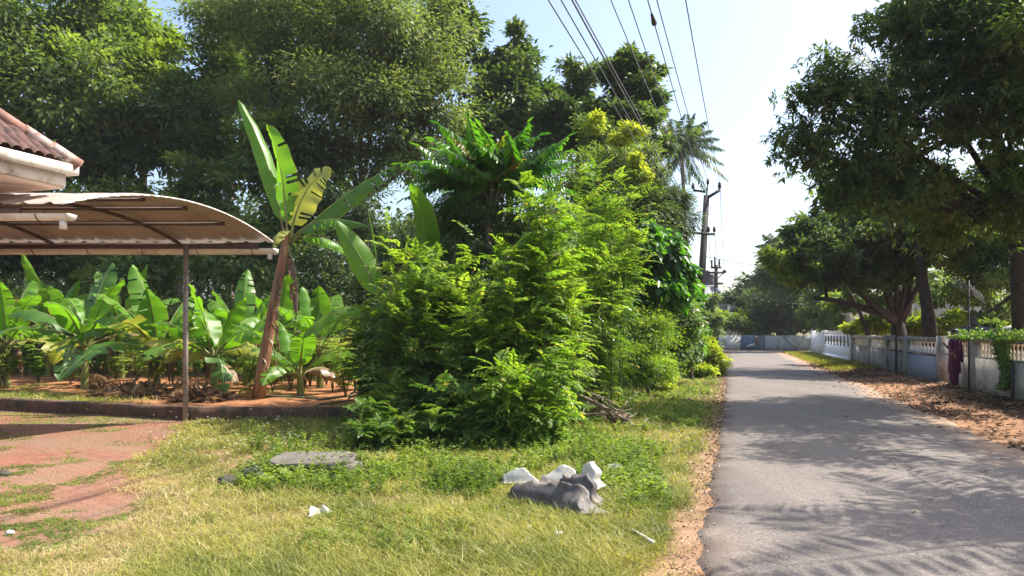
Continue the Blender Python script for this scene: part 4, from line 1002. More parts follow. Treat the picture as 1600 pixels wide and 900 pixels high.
# ---------------------------------------------------------------- carport
def carport():
    root = empty('carport', (-5.9, 13.3, 0), 'open carport with an arched corrugated roof on a slim steel post', 'carport')
    loc = np.array([-5.9, 13.3, 0])
    y0, y1 = 9.45, 13.45; ze = 3.25; rise = .40
    def arc(f):  # f 0 near .. 1 far
        y = y0+(y1-y0)*f; z = ze+rise*(1-(2*f-1)**2)
        return y, z
    def endx(f): return -5.80+1.42*f+.02
    # corrugated sheet, ribs run across the arch
    nf = 25; xsn = np.arange(0, 9.0, .05)
    rows = []
    for f in np.linspace(0, 1, nf):
        y, z = arc(f); ex = endx(f)
        ph = (xsn % .33)/.33
        rib = np.clip(1.35-np.abs(ph-.5)/.12, 0, 1)*.032
        rows.append(np.stack([ex-xsn, np.full(len(xsn), y), z+rib], 1))
    V = np.concatenate(rows); n = len(xsn)
    I, J = np.meshgrid(np.arange(n-1), np.arange(nf-1)); a = (J*n+I).ravel()
    q = np.stack([a, a+1, a+1+n, a+n], 1)
    V2 = V+np.array([0, 0, .006])
    sheet = raw('roof_sheet', np.concatenate([V, V2])-loc, [q[:, ::-1], q+len(V)], M['sheet'], root, False)
    mb = MB()
    for k in range(nf-1):
        y_, z_ = arc(k/(nf-1)); y2, z2 = arc((k+1)/(nf-1))
        mb.bar((endx(k/(nf-1)), y_, z_+.005), (endx((k+1)/(nf-1)), y2, z2+.005), .012, .022)
    o = mb.build('edge_trim', M['fascia'], root); o.location = -Vector(loc)
    # curved ribs (rafters) and purlins
    for xo in (1.6, 3.9, 6.4):
        mb = MB(); pts = [(endx(f)-xo+.35*0, arc(f)[0], arc(f)[1]-.09) for f in np.linspace(.02, .98, 13)]
        for a_, b_ in zip(pts[:-1], pts[1:]): mb.bar(a_, b_, .05, .05)
        o = mb.build('rafter', M['steel'], root); o.location = -Vector(loc)
    for f in (.2, .4, .6, .8):
        y, z = arc(f); mb = MB(); mb.bar((endx(f)-.3, y, z-.035), (endx(f)-8.8, y, z-.035), .045, .05)
        o = mb.build('purlin', M['steel'], root); o.location = -Vector(loc)
    for f, ylab in ((.0, 0), (1., 1)):
        y, z = arc(f); mb = MB(); mb.bar((endx(f)-(.25 if f else .6), y-(.1 if f else -.1), z-.07), (endx(f)-8.8, y-(.1 if f else -.1), z-.07), .07, .11)
        o = mb.build('beam', M['steel'], root); o.location = -Vector(loc)
    # half round gutters
    for f, xe, yy in ((0, -5.60, y0-.07), (1, -4.32, y1+.05)):
        zz = 3.11 if f == 0 else 3.14
        a = np.linspace(math.pi, 2*math.pi, 11); rr = .085 if f == 0 else .108
        xr = np.array([xe, xe-9.0])
        ring = np.stack([np.zeros(11), np.cos(a)*rr, np.sin(a)*rr], 1)
        ringi = np.stack([np.zeros(11), np.cos(a)*(rr-.006), np.sin(a)*(rr-.006)], 1)
        V = np.concatenate([ring+np.array([xr[0], yy, zz]), ring+np.array([xr[1], yy, zz]), ringi+np.array([xr[0], yy, zz]), ringi+np.array([xr[1], yy, zz])])-loc
        q = np.array([[k, k+1, 12+k, 11+k] for k in range(10)]+[[22+k+1, 22+k, 33+k, 34+k] for k in range(10)])
        g = raw('gutter', V, [q], M['pvc'], root, True)
        mb = MB(); cc = np.array([xe+.004, yy, zz])-loc
        Vc = np.concatenate([ring*1.06+cc, ring*1.06+cc-np.array([.05, 0, 0])])
        mb.add(Vc, [np.arange(11)[None, ::-1], np.arange(11, 22)[None], np.array([[k, k+1, 12+k, 11+k] for k in range(10)]), [[0, 11, 21, 10]]])
        mb.build('end_cap', M['fascia'], g)
        mb = MB(); mb.tube([(xe-.12, yy, zz-.08), (xe-.12, yy, zz-.19)], .045, 12); o = mb.build('outlet', M['pvc'], g, True); o.location = -Vector(loc)
        for k in range(9):
            xx = xe-.42-k*1.0; mb = MB(); aa = np.linspace(math.pi*.95, 2*math.pi, 9)
            mb.tube([(xx, yy+math.cos(t)*(rr+.008), zz+math.sin(t)*(rr+.008)) for t in aa]+[(xx, yy+rr+.03, zz+.10)], .007, 5)
            o = mb.build('bracket', M['iron'], g, True); o.location = -Vector(loc)
    mb = MB(); mb.tube([(0, 0, 0), (0, 0, 1.5), (0, .02, 3.2)], .045, 14); mb.build('post', M['post'], root, True)
    mb = MB(); mb.box((-5.3, 0, 1.5), (.09, .09, 3.1)); mb.build('post', M['post'], root)
    mb = MB(); mb.box((-3.9, -3.8, 1.5), (.09, .09, 3.1)); mb.build('post', M['post'], root)
M['sheet'] = surf_mat('corrugated_sheet', (.34, .28, .24), (.42, .35, .31), 3, .45, .05, stain=(.28, .20, .16), stain_scale=1.5, spec=.5)
carport()

# ---------------------------------------------------------------- tiled house
def house():
    c = np.array([-5.93, 10.0, 3.86])
    e1 = nrm(np.array([-.33, -1.0, 0])); e2 = np.array([e1[1], -e1[0], 0]); 
    if e2[0] > 0: e2 = -e2
    root = empty('house', (c[0], c[1], 0), 'house corner with clay tiled hip roof and cream eaves at the left edge', 'house')
    loc = np.array([c[0], c[1], 0])
    rise = .86
    # face 1: along e1, rising inwards along e2
    nu = 600; nv = 90; Lu = 6.0
    U, Vv = np.meshgrid(np.linspace(0, Lu, nu), np.linspace(0, 3.0, nv))
    vv = np.minimum(Vv, U)
    tile = .05*np.abs(np.sin(U/.15*math.pi))**.7+.04*(1-(vv % .33)/.33)
    Pn = c[None, None]+e1*U[..., None]+e2*vv[..., None]+np.array([0, 0, 1.])*(vv*rise+tile)[..., None]
    V = Pn.reshape(-1, 3)-loc
    I, J = np.meshgrid(np.arange(nu-1), np.arange(nv-1)); a = (J*nu+I).ravel()
    roof = raw('roof', V, [np.stack([a, a+1, a+1+nu, a+nu], 1)], M['tile'], root)
    # face 2
    Pn = c[None, None]+e2*U[..., None]+e1*vv[..., None]+np.array([0, 0, 1.])*(vv*rise+tile)[..., None]
    V = Pn.reshape(-1, 3)-loc
    r2 = raw('roof', V, [np.stack([a, a+nu, a+1+nu, a+1], 1)], M['tile'], root)
    # hip ridge tiles
    h0 = c+np.array([0, 0, .03]); hd = nrm(e1+e2+np.array([0, 0, rise]))
    mb = MB()
    for k in range(9):
        a_ = h0+hd*(k*.36-.06)-loc; b_ = h0+hd*(k*.36+.33)-loc
        mb.tube([a_+np.array([0, 0, .015]), b_+np.array([0, 0, .045])], [.085, .075], 12)
    mb.build('ridge', M['ridge'], roof, False)
    # fascia slab and beam below
    def ring(name, off_out, off_in, z0, z1, mat):
        mb = MB()
        o1 = c-e2*off_out-e1*off_out  # outer corner
        for d_, n_ in ((e1, e2), (e2, e1)):
            A = o1; B_ = o1+d_*(Lu+off_out); w = off_out+off_in
            pts = [A, B_, B_+n_*w, A+n_*w+d_*w]
            V = [np.array([p[0], p[1], z0]) for p in pts]+[np.array([p[0], p[1], z1]) for p in pts]
            mb.add(np.array(V)-loc, [[[0, 1, 2, 3], [7, 6, 5, 4], [0, 4, 5, 1], [1, 5, 6, 2], [2, 6, 7, 3], [3, 7, 4, 0]]])
        return mb.build(name, M[mat], root)
    ring('fascia', .03, .14, 3.74, 3.87, 'fascia')
    ring('eave_beam', -.08, .5, 3.58, 3.738, 'fascia')
    ring('soffit', -.10, 1.15, 3.545, 3.579, 'soffit')
    mb = MB()
    ic = c+(e1+e2)*1.15
    for d_ in (e1, e2):
        A = ic; B_ = ic+d_*4.8; mid = (A+B_)/2; ang = math.atan2(d_[1], d_[0])
        mb.box((mid[0]-loc[0], mid[1]-loc[1], 1.77), (4.8, .2, 3.54), rz=ang)
    mb.build('wall', M['beige'], root)
house()

# ---------------------------------------------------------------- utility poles and wires
def pole1():
    D = 33; b = P(1088, 577, D); b[2] = 0
    root = empty('utility_pole', b, 'tall leaning dark utility pole with a bent side arm beside the lane', 'utility pole', 'utility poles')
    top = P(1104, 305, D)-b
    mb = MB(); V = []
    for z, w in ((0, .17), (1, .11)):
        o_ = top*z; o_[2] = top[2]*z-(0.1 if z == 0 else 0)
        for sx, sy in ((-1, -1), (1, -1), (1, 1), (-1, 1)): V.append(o_+np.array([sx*w, sy*w*.7, 0]))
    mb.add(np.array(V), [[[0, 3, 2, 1], [4, 5, 6, 7], [0, 1, 5, 4], [1, 2, 6, 5], [2, 3, 7, 6], [3, 0, 4, 7]]]); mb.build('shaft', M['pole'], root)
    def ins(p, s=1.):
        m = MB(); m.lathe(p, [(.03*s, 0), (.07*s, .03*s), (.05*s, .08*s), (.085*s, .11*s), (.05*s, .16*s), (.06*s, .22*s), (.02*s, .26*s)], 10); m.build('insulator', M['ceramic'], root)
    mb = MB(); mb.tube([top, P(1106, 288, D)-b], .035, 8); mb.build('pin', M['iron'], root); ins(P(1106, 288, D)-b)
    mb = MB(); a = P(1107, 308, D-.1)-b; e = P(1125, 297, D-.1)-b; mb.bar(a, e, .11, .13); mb.build('side_arm', M['iron'], root); ins(e+np.array([-.02, 0, .05]), 1.2)
    mb = MB(); a = P(1102, 300, D)-b; e = P(1083, 297, D+.1)-b; mb.bar(a, e, .09, .09); mb.build('side_arm', M['iron'], root); ins(e+np.array([0, 0, .04]), 1.1)
    mb = MB(); a = P(1082, 364, D-.15)-b; e = P(1117, 366, D-.15)-b; mb.bar(a, e, .09, .1); mb.build('cross_arm', M['iron'], root)
    ins(P(1107, 363, D-.15)-b); ins(P(1116, 363, D-.15)-b); ins(P(1084, 362, D-.15)-b)
    mb = MB(); mb.bar(P(1089, 430, D-.2)-b, P(1097, 430, D-.2)-b, .12, .3); mb.build('clamp', M['iron'], root)
pole1()
def pole2():
    D = 61; b = P(1119, 549, D); b[2] = 0
    root = empty('utility_pole', b, 'distant utility pole with two cross arms near the black water tank', 'utility pole', 'utility poles')
    top = P(1119, 414, D)-b
    mb = MB(); mb.tube([(0, 0, -.1), top*.5, top], [.24, .2, .15], 8); mb.build('shaft', M['pole'], root)
    for py, x0, x1 in ((418, 1111, 1127), (426, 1106, 1132), (443, 1117, 1130)):
        m = MB(); m.bar(P(x0, py, D-.2)-b, P(x1, py, D-.2)-b, .12, .16); m.build('cross_arm', M['iron'], root)
    for px, py in ((1106, 426), (1132, 424)):
        m = MB(); m.lathe(P(px, py, D-.2)-b-np.array([0, 0, .15]), [(.05, 0), (.16, .08), (.16, .2), (.05, .3)], 10); m.build('insulator', M['ceramic'], root)
    for px, h in ((1112, .6), (1117, .9), (1124, .7)):
        m = MB(); m.bar(P(px, 418, D-.2)-b, P(px, 418, D-.2)-b+np.array([0, 0, h]), .12, .12); m.build('switch', M['iron'], root)
    m = MB(); m.bar(P(1106, 427, D-.2)-b, P(1119, 437, D-.2)-b, .06); m.bar(P(1132, 425, D-.2)-b, P(1119, 437, D-.2)-b, .06); m.build('brace', M['iron'], root)
    m = MB(); m.box(P(1122, 455, D-.3)-b, (.35, .25, .5)); m.build('meter_box', M['greybuild'], root)
pole2()
def wire(label, a, b, sag, r=.011, n=24, group='overhead wires', joint=None):
    a = np.asarray(a); b = np.asarray(b); t = np.linspace(0, 1, n)[:, None]
    pts = a+(b-a)*t-np.array([0, 0, 1.])*sag*4*t*(1-t)
    root = empty('power_line', a, label, 'overhead wire', group)
    mb = MB(); mb.tube(pts-a, r, 5); mb.build('cable', M['wire'], root, True)
    if joint is not None:
        i_ = int(joint*n); mb = MB(); mb.tube([pts[i_]-a, pts[i_]*.97+pts[i_+1]*.03-a, pts[i_+1]*.2+pts[i_]*.8-a], [.02, .05, .02], 8); mb.build('splice', M['iron'], root, True)
def behind(px, D, py=0, Dp=33., start=None, back=24):
    """the point the wire reaches behind the camera, so that it passes (px,py) at depth D"""
    s = np.asarray(start); p = P(px, py, D); return s+(p-s)*((s[1]+back)/(s[1]-p[1]))
s = P(1125, 287, 33); wire('rightmost overhead wire ending on the bent side arm of the leaning pole', s, behind(1083, 14.0, 0, start=s), .9)
s = P(1106, 284, 33); wire('overhead wire meeting the top pin of the leaning pole', s, behind(1040, 14.0, 0, start=s), .7)
s = P(1099, 296, 33); wire('overhead wire with a dark splice second from the right group', s, behind(1027, 13.6, 0, start=s), .7, joint=.36)
s = P(1084, 292, 33); wire('overhead wire third from right crossing the coconut palm', s, behind(997, 13.8, 0, start=s), .6)
s = P(1082, 296, 33.1); wire('overhead wire in the middle between the left bundle and the right group', s, behind(973, 13.8, 0, start=s), .6)
for k, (px, sx, sy) in enumerate([(880, 1084, 361), (898, 1090, 364), (914, 1096, 362), (919, 1104, 366)]):
    s = P(sx, sy, 33); wire(['leftmost wire of the left overhead bundle', 'second wire from the left in the left overhead bundle', 'third wire from the left in the left overhead bundle', 'rightmost wire of the left overhead bundle'][k], s, behind(px, 10.2+.1*k, 0, start=s), .35, r=.010 if k != 2 else .014)
s2 = P(1118, 412, 61)
wire('wire from the leaning pole arm down to the distant pole', P(1125, 288, 33), P(1131, 416, 61), .5, r=.012)
wire('wire from the leaning pole cross arm to the distant pole left side', P(1107, 361, 33), P(1112, 414, 61), .5, r=.012)
wire('wire from the leaning pole cross arm to the distant pole right side', P(1116, 361, 33), P(1124, 414, 61), .5, r=.012)
wire('thin service wire running right from the leaning pole across the sky', P(1100, 400, 33), P(1330, 420, 36), .25, r=.010)
wire('upper thin wire crossing in front of the far trees', P(1121, 455, 60.5), P(1420, 462, 58), .3, r=.014)
wire('lower thin wire crossing in front of the far trees', P(1121, 462, 60.5), P(1420, 468, 58), .3, r=.014)

# ---------------------------------------------------------------- coconut palms
def palm(label, px, py, D, nf=20, L=3.4, seed=0, lean=.6, base=None, ll=.55, mt='palm'):
    c = P(px, py, D) if base is None else np.array(base)
    root = empty('coconut_palm', (c[0]+lean, c[1], 0), label, 'palm tree', 'coconut palms'); loc = np.array([c[0]+lean, c[1], 0])
    r_ = random.Random(seed); tb = MB(); LV = Leaves(); rb = MB()
    tb.tube(bez(np.array([0, 0, -.2]), np.array([0, 0, c[2]*.5]), c-loc, 10), np.linspace(.2, .12, 10), 9)
    for k in range(nf):
        az = k*2.4+r_.uniform(-.2, .2); f = k/nf; el = 1.3-1.9*f
        dv = np.array([math.cos(az)*math.cos(el), math.sin(az)*math.cos(el), math.sin(el)]); l = L*r_.uniform(.85, 1.1)
        n = 44; t = np.linspace(.08, 1, n); dr = .30+.15*f
        pts = (c-loc)+dv*l*t[:, None]-np.array([0, 0, 1.])*dr*l*t[:, None]**2
        tan = nrm(np.gradient(pts, axis=0)); S = nrm(np.cross(tan, [0, 0, 1.]))
        rb.tube(pts[::4], np.linspace(.03, .008, len(pts[::4])), 4, cap=False)
        for sg in (1, -1):
            d_ = S*sg*.75+tan*.5-np.array([0, 0, .55])+rng.normal(scale=.1, size=(n, 3))
            LV.add(pts, d_, np.cross(d_, tan)*sg, ll*(np.sin(math.pi*(.2+.72*t)))*rng.uniform(.8, 1.1, n), .055*max(1, D/32), curl=.1)
    tb.build('trunk', M['bark_pale'], root, True); rb.build('frond_ribs', M['stem_green'], root, True); LV.build('fronds', M[mt], root)
palm('coconut palm against the sky behind the leaning pole', 1064, 228, 54, 30, 3.3, 1, .5, ll=1.0, mt='dark')
palm('small distant coconut palm top above the far trees', 1215, 385, 75, 20, 2.6, 2, ll=.9, mt='dark')
palm('coconut palm mostly hidden behind the near right hand tree', 1380, 130, 34, 18, 3.6, 3, 1.2, ll=.9)
palm('coconut palm with a browning frond behind the left background trees', 360, 40, 37, 16, 3.4, 5, 0., ll=.8)
palm('coconut palm just outside the picture whose fronds shade the lane', 0, 0, 8, 16, 3.6, 4, 1.0, base=(8.9, 6.9, 6.0), ll=.8)

# ---------------------------------------------------------------- right hand trees
GR = 'trees behind the right hand wall'
tree('mango_tree', 'huge dark mango tree overhanging the lane at the upper right', [lob(1490, 50, 15.5, 115, 110), lob(1310, 150, 16, 68, 55), lob(1270, 235, 16.5, 55, 48), lob(1400, 190, 16, 90, 80), lob(1370, 280, 17, 80, 50), lob(1300, 300, 18, 55, 35), lob(1500, 330, 18, 110, 60), lob(1560, 170, 15.5, 110, 110), lob(1400, 30, 16, 50, 50), lob(1620, 300, 16, 90, 100), lob(1440, 290, 16.5, 90, 55), lob(1340, 290, 17, 60, 45), lob(1640, 40, 16, 120, 150), lob(1540, -70, 16, 160, 80)],
     (12.1, 17.6), 64000, .18, 'mango', 'bark_dark', .22, aspect=.3, droop=.45, hexa=False, group=GR, fork=3.2, cl=.26, shell=.45, rosette=True, core=.07,
     trunk_pts=[P(1602, 640, 17.2), P(1600, 520, 17.2), P(1594, 420, 17.2), P(1590, 330, 17.0)],
     extra=[([P(1595, 330, 17.3), P(1560, 215, 16.5), P(1500, 207, 16.2), P(1450, 235, 16), P(1400, 250, 16)], .11, .05)])
tree('mango_tree', 'mango tree with a forked black trunk behind the grey wall', [lob(1300, 375, 29, 85, 42), lob(1400, 390, 30, 85, 60), lob(1470, 370, 30, 80, 60), lob(1350, 330, 30, 80, 45), lob(1330, 430, 30, 70, 28), lob(1440, 330, 30, 90, 40), lob(1255, 350, 30, 30, 30)],
     bxy(1405, 31), 38000, .19, 'mango', 'bark_dark', .3, aspect=.32, rosette=True, droop=.45, group=GR,
     trunk_pts=[P(1404, 552, 31), P(1404, 520, 31), P(1402, 500, 31)],
     extra=[([P(1402, 505, 31), P(1380, 490, 30.8), P(1350, 482, 30.5), P(1310, 470, 30), P(1272, 465, 30)], .22, .07),
            ([P(1404, 505, 31), P(1418, 480, 31), P(1420, 450, 31), P(1425, 410, 31)], .22, .12),
            ([P(1418, 475, 31), P(1398, 450, 31), P(1385, 420, 31)], .14, .07),
            ([P(1385, 492, 31), P(1360, 470, 31), P(1345, 462, 31), P(1330, 440, 31)], .1, .05),
            ([P(1292, 467, 30), P(1290, 450, 30), P(1288, 430, 30)], .08, .05)])
tree('mango_tree', 'branch end tree coloured yellow green as if sunlit, left of the forked mango tree', [lob(1232, 405, 31, 38, 18), lob(1262, 425, 31, 40, 22), lob(1225, 425, 31.5, 25, 16)], bxy(1362, 35), 7000, .18, 'light', 'bark_dark', .09, aspect=.3, group=GR)  # lighter leaf colour than the mango crown stands in for sunlight here
tree('leaning_tree', 'tree with a bare leaning dark trunk right of the forked mango tree', [lob(1450, 320, 27, 80, 50), lob(1500, 350, 27, 70, 50), lob(1530, 300, 27, 60, 50)],
     bxy(1456, 27.5), 15000, .17, 'dark', 'bark_dark', .2, group=GR, trunk_pts=[P(1458, 560, 27.5), P(1452, 500, 27.5), P(1440, 430, 27.5), P(1434, 370, 27.5)])
tree('tree', 'leafy tree at the right edge behind the antenna', [lob(1560, 400, 25, 60, 50), lob(1600, 440, 24, 60, 50), lob(1530, 440, 26, 45, 35), lob(1560, 350, 25, 80, 50), lob(1640, 380, 24, 60, 80), lob(1500, 415, 27, 50, 35)], bxy(1594, 24), 21000, .15, 'mid', 'bark_dark', .22, group=GR,
     trunk_pts=[P(1600, 590, 24), P(1597, 500, 24), P(1594, 430, 24)], extra=[([P(1597, 455, 24), P(1570, 470, 24), P(1545, 488, 24)], .08, .04)])
tree('tree', 'dark tree filling the gap between forked trunk and leaning trunk', [lob(1500, 460, 33, 60, 30), lob(1420, 440, 36, 60, 30), lob(1560, 490, 32, 50, 22), lob(1340, 470, 36, 50, 25)], bxy(1490, 34), 9000, .18, 'mid', 'bark_dark', .12, group=GR)
# trees out of the frame at the right: they shade the lane
tree('tree', 'tree outside the picture at the right that shades the near lane', [(np.array([12.5, 10.5, 7.2]), np.array([1.9, 1.6, 1.4])), (np.array([11.2, 13.5, 7.4]), np.array([1.6, 1.6, 1.3])), (np.array([9.6, 11.0, 7.0]), np.array([1.0, 1.3, .8])), (np.array([9.4, 7.6, 6.3]), np.array([1.5, 1.2, .9]))], (12.8, 12), 17000, .17, 'mango', 'bark_dark', .2, aspect=.3, group=GR, fork=3)

FR = 'far trees beyond the lane'
for lab, lb, b, n, mt in [
    ('grey green tree with a pointed top left of the lit branches, far down the lane', [lob(1215, 400, 62, 38, 22), lob(1200, 430, 62, 40, 30), lob(1240, 440, 60, 40, 30), lob(1265, 395, 60, 35, 35)], bxy(1215, 68.5), 12000, 'far'),
    ('dense grey tree behind the right half of the far white wall', [lob(1230, 480, 68, 60, 40), lob(1270, 500, 68, 50, 30), lob(1200, 500, 69, 40, 28)], bxy(1235, 69), 12000, 'far'),
    ('rounded tree behind the painted panel of the far wall', [lob(1175, 470, 74, 35, 32), lob(1185, 500, 73, 40, 25)], bxy(1180, 74), 8000, 'fargreen'),
    ('low distant trees above the small grey house', [lob(1145, 472, 90, 30, 18), lob(1120, 480, 90, 35, 20), lob(1165, 455, 92, 22, 18)], bxy(1140, 90), 6000, 'far'),
    ('yellow green tree behind the white slotted wall', [lob(1300, 490, 62, 35, 30), lob(1330, 500, 60, 40, 25), lob(1290, 450, 62, 30, 30)], bxy(1310, 67), 9000, 'light')]:
    tree('far_tree', lab, lb, b, n, .32, mt, 'bark', .2, group=FR)
for k, (lab, lb, b, mt) in enumerate([
    ('yellow green shrub left of the forked trunk above the grey wall', [lob(1370, 508, 36, 32, 18), lob(1340, 510, 38, 25, 16)], bxy(1365, 36), 'yellow'),
    ('yellow green shrub between the forked and leaning trunks', [lob(1430, 508, 34, 24, 18)], bxy(1430, 34), 'yellow'),
    ('pale green shrub right of the leaning trunk', [lob(1485, 508, 32, 28, 18), lob(1515, 510, 32, 22, 14)], bxy(1490, 32), 'light'),
    ('dark green garden shrub at the right edge above the cream wall', [lob(1560, 515, 26, 35, 10)], bxy(1560, 26), 'mid')]):
    bush('garden_shrub', lab, lb, b, 4500, .17, mt, group='shrubs behind the right hand wall', aspect=.4)
bush('flowering_bush', 'pale flowering bush in front of the small grey house', [lob(1150, 503, 67.5, 28, 20), lob(1165, 512, 67.5, 18, 12), lob(1132, 505, 67.5, 18, 18)], bxy(1150, 68.5), 5000, .25, 'light', aspect=.5)
bush('bush', 'dark leafy bush at the foot of the distant utility pole', [lob(1108, 510, 52, 18, 25), lob(1100, 540, 50, 16, 18), lob(1112, 480, 55, 12, 18)], bxy(1106, 53), 5000, .24, 'mid', group='bushes along the verge')

# ---------------------------------------------------------------- walls on the right
def along(y, off=0): return np.array([wall_x(y)+off, y, 0.])
wang = math.atan2(1, ROAD)
def wbox(mb, ya, yb, z0, z1, th=.16, off=0.):
    a = along(ya, off); b = along(yb, off); c = (a+b)/2; c[2] = (z0+z1)/2
    mb.box(c, (np.linalg.norm(b-a), th, z1-z0), rz=wang)
GW = 'boundary walls on the right of the lane'
def white_wall():
    root = empty('boundary_wall', (0, 0, 0), 'bright white boundary wall with a row of vertical slots near the end of the lane', 'wall', GW)
    mb = MB(); wbox(mb, 38.4, 49.6, -.1, 1.05, .18); wbox(mb, 38.4, 49.6, 1.49, 1.66, .18)
    slots = np.linspace(39.3, 48.6, 8)
    prev = 38.4
    wbox(mb, 38.4, 49.6, 1.05, 1.49, .178)
    wbox(mb, 50.0, 56.8, -.1, 1.58, .18, off=-.05); mb.build('wall_panel', M['whitewall'], root)
    mb = MB(); wbox(mb, 38.3, 49.7, -.1, .28, .3, off=-.04); mb.build('plinth', M['whitewall'], root)
    mb = MB(); wbox(mb, 38.35, 49.65, 1.663, 1.72, .26); wbox(mb, 49.95, 56.85, 1.583, 1.63, .26, off=-.05); mb.build('coping', M['whitewall'], root)
    for yy in (38.3, 49.8, 56.9):
        mb = MB(); wbox(mb, yy-.15, yy+.15, -.1, 1.76, .34); mb.build('pillar', M['whitewall'], root)
    for s_ in slots:
        mb = MB(); wbox(mb, s_-.3, s_+.3, .86, 1.44, .19); mb.build('slot', M['window'], root)  # flat dark panels on the wall face paint the shade of the openings
white_wall()
def baluster_mesh(h, w, mat, name='baluster'):
    mb = MB(); p = [(.42, 0), (.42, .06), (.22, .09), (.30, .16), (.46, .30), (.40, .42), (.20, .62), (.16, .78), (.26, .84), (.26, .88), (.40, .92), (.40, 1)]
    mb.lathe((0, 0, 0), [(a_*w, b_*h) for a_, b_ in p], 10)
    o = mb.build(name, M[mat], None, True); return o
def copies(proto, parent, locs, rz=0):
    for k, l in enumerate(locs):
        o = proto if k == 0 else proto.copy()
        if k: COL.objects.link(o)
        o.parent = parent; o.location = l; o.rotation_euler = (0, 0, rz)
def grey_wall():
    root = empty('boundary_wall', (0, 0, 0), 'mouldy grey boundary wall with pale balusters and a blue grey panel', 'wall', GW)
    mb = MB(); wbox(mb, 26.1, 38.1, -.05, .92, .2); mb.build('lower_wall', M['greywall'], root)
    mb = MB(); wbox(mb, 21.9, 26.1, -.05, .87, .2, off=-.01); mb.build('lower_wall', M['bluewall'], root)
    mb = MB(); wbox(mb, 21.9, 38.1, 1.32, 1.46, .26); mb.build('top_rail', M['greywall'], root)
    mb = MB(); wbox(mb, 21.9, 38.1, .923, .97, .25); mb.build('bottom_rail', M['greywall'], root)
    for yy, w in ((22.0, .3), (26.2, .3), (29.4, .3), (33.2, .34), (37.9, .3)):
        mb = MB(); wbox(mb, yy-w/2, yy+w/2, -.05, 1.5, .3); mb.build('pillar', M['greywall'], root)
    # louvre panels
    for ya, yb in ((26.4, 29.2), (29.6, 31.6), (33.6, 37.6)):
        mb = MB()
        for k in range(6): wbox(mb, ya, yb, .975+k*.058, .975+k*.058+.035, .07)
        wbox(mb, (ya+yb)/2-.05, (ya+yb)/2+.05, .972, 1.318, .05)
        mb.build('louvre_panel', M['cream'], root)
    pr = baluster_mesh(.35, .13, 'palewhite')
    locs = [tuple(along(y_)+np.array([0, 0, .972])) for y_ in np.linspace(22.4, 25.85, 9)]
    copies(pr, root, locs)
    pr = baluster_mesh(.35, .16, 'palewhite')
    locs = [tuple(along(y_)+np.array([0, 0, .972])) for y_ in np.linspace(31.8, 33.0, 6)]
    copies(pr, root, locs)
grey_wall()
def cream_wall():
    root = empty('boundary_wall', (0, 0, 0), 'stained cream boundary wall with closely set balusters and a vine at the right', 'wall', GW)
    mb = MB(); wbox(mb, 9.0, 20.9, -.05, .96, .2); mb.build('lower_wall', M['creamwall'], root)
    mb = MB(); wbox(mb, 9.0, 20.9, 1.36, 1.47, .25); mb.build('top_rail', M['greywall'], root)
    mb = MB(); wbox(mb, 9.0, 20.9, .963, 1.0, .25); mb.build('bottom_rail', M['greywall'], root)
    for yy in (20.8, 18.9, 14.0, 9.2):
        mb = MB(); wbox(mb, yy-.15, yy+.15, -.05, 1.5, .3); mb.build('pillar', M['greywall'], root)
    pr = baluster_mesh(.355, .105, 'cream')
    locs = [tuple(along(y_)+np.array([0, 0, 1.002])) for y_ in list(np.linspace(14.4, 18.6, 19))+list(np.linspace(19.2, 20.5, 6))]
    copies(pr, root, locs)
cream_wall()
def vine():
    LV = Leaves(); tb = MB()
    n = 3600
    y = rng.uniform(15, 20.6, n); up = rng.random(n)
    x = wall_x(y)+rng.normal(scale=.16, size=n)-.05; z = 1.46+np.abs(rng.normal(scale=.08, size=n))
    n2 = 2000; yc = rng.normal(16.55, .22, n2); h = rng.random(n2)
    x2 = wall_x(yc)-.13-rng.random(n2)*.14; z2 = 1.5-h*1.15; yc = 16.55+(yc-16.55)*(1-.45*h)+.1*np.sin(h*7)
    Pp = np.concatenate([np.stack([x, y, z], 1), np.stack([x2, yc, z2], 1)]); m = len(Pp)
    out = np.concatenate([np.tile([-.3, -.1, .8], (n, 1)), np.tile([-.9, -.3, .3], (n2, 1))])
    root = empty('climbing_vine', (wall_x(16.5), 16.5, 0), 'leafy vine running along the cream wall top and hanging down it', 'vine')
    loc = np.array([wall_x(16.5), 16.5, 0])
    LV.add(Pp-loc, rdir(m)+np.array([0, 0, -.3]), out+rng.normal(scale=.4, size=(m, 3)), .075, .05, hexa=True)
    LV.build('foliage', M['shrub'], root)
    for k in range(5):
        yy = 16.3+.12*k; tb.tube([np.array([wall_x(yy)-.13, yy, 1.55])-loc, np.array([wall_x(yy)-.16, yy+.05, 1.0])-loc, np.array([wall_x(yy)-.15, yy-.03, .35])-loc], .008, 5)
    tb.build('stems', M['bark'], root, True)
vine()
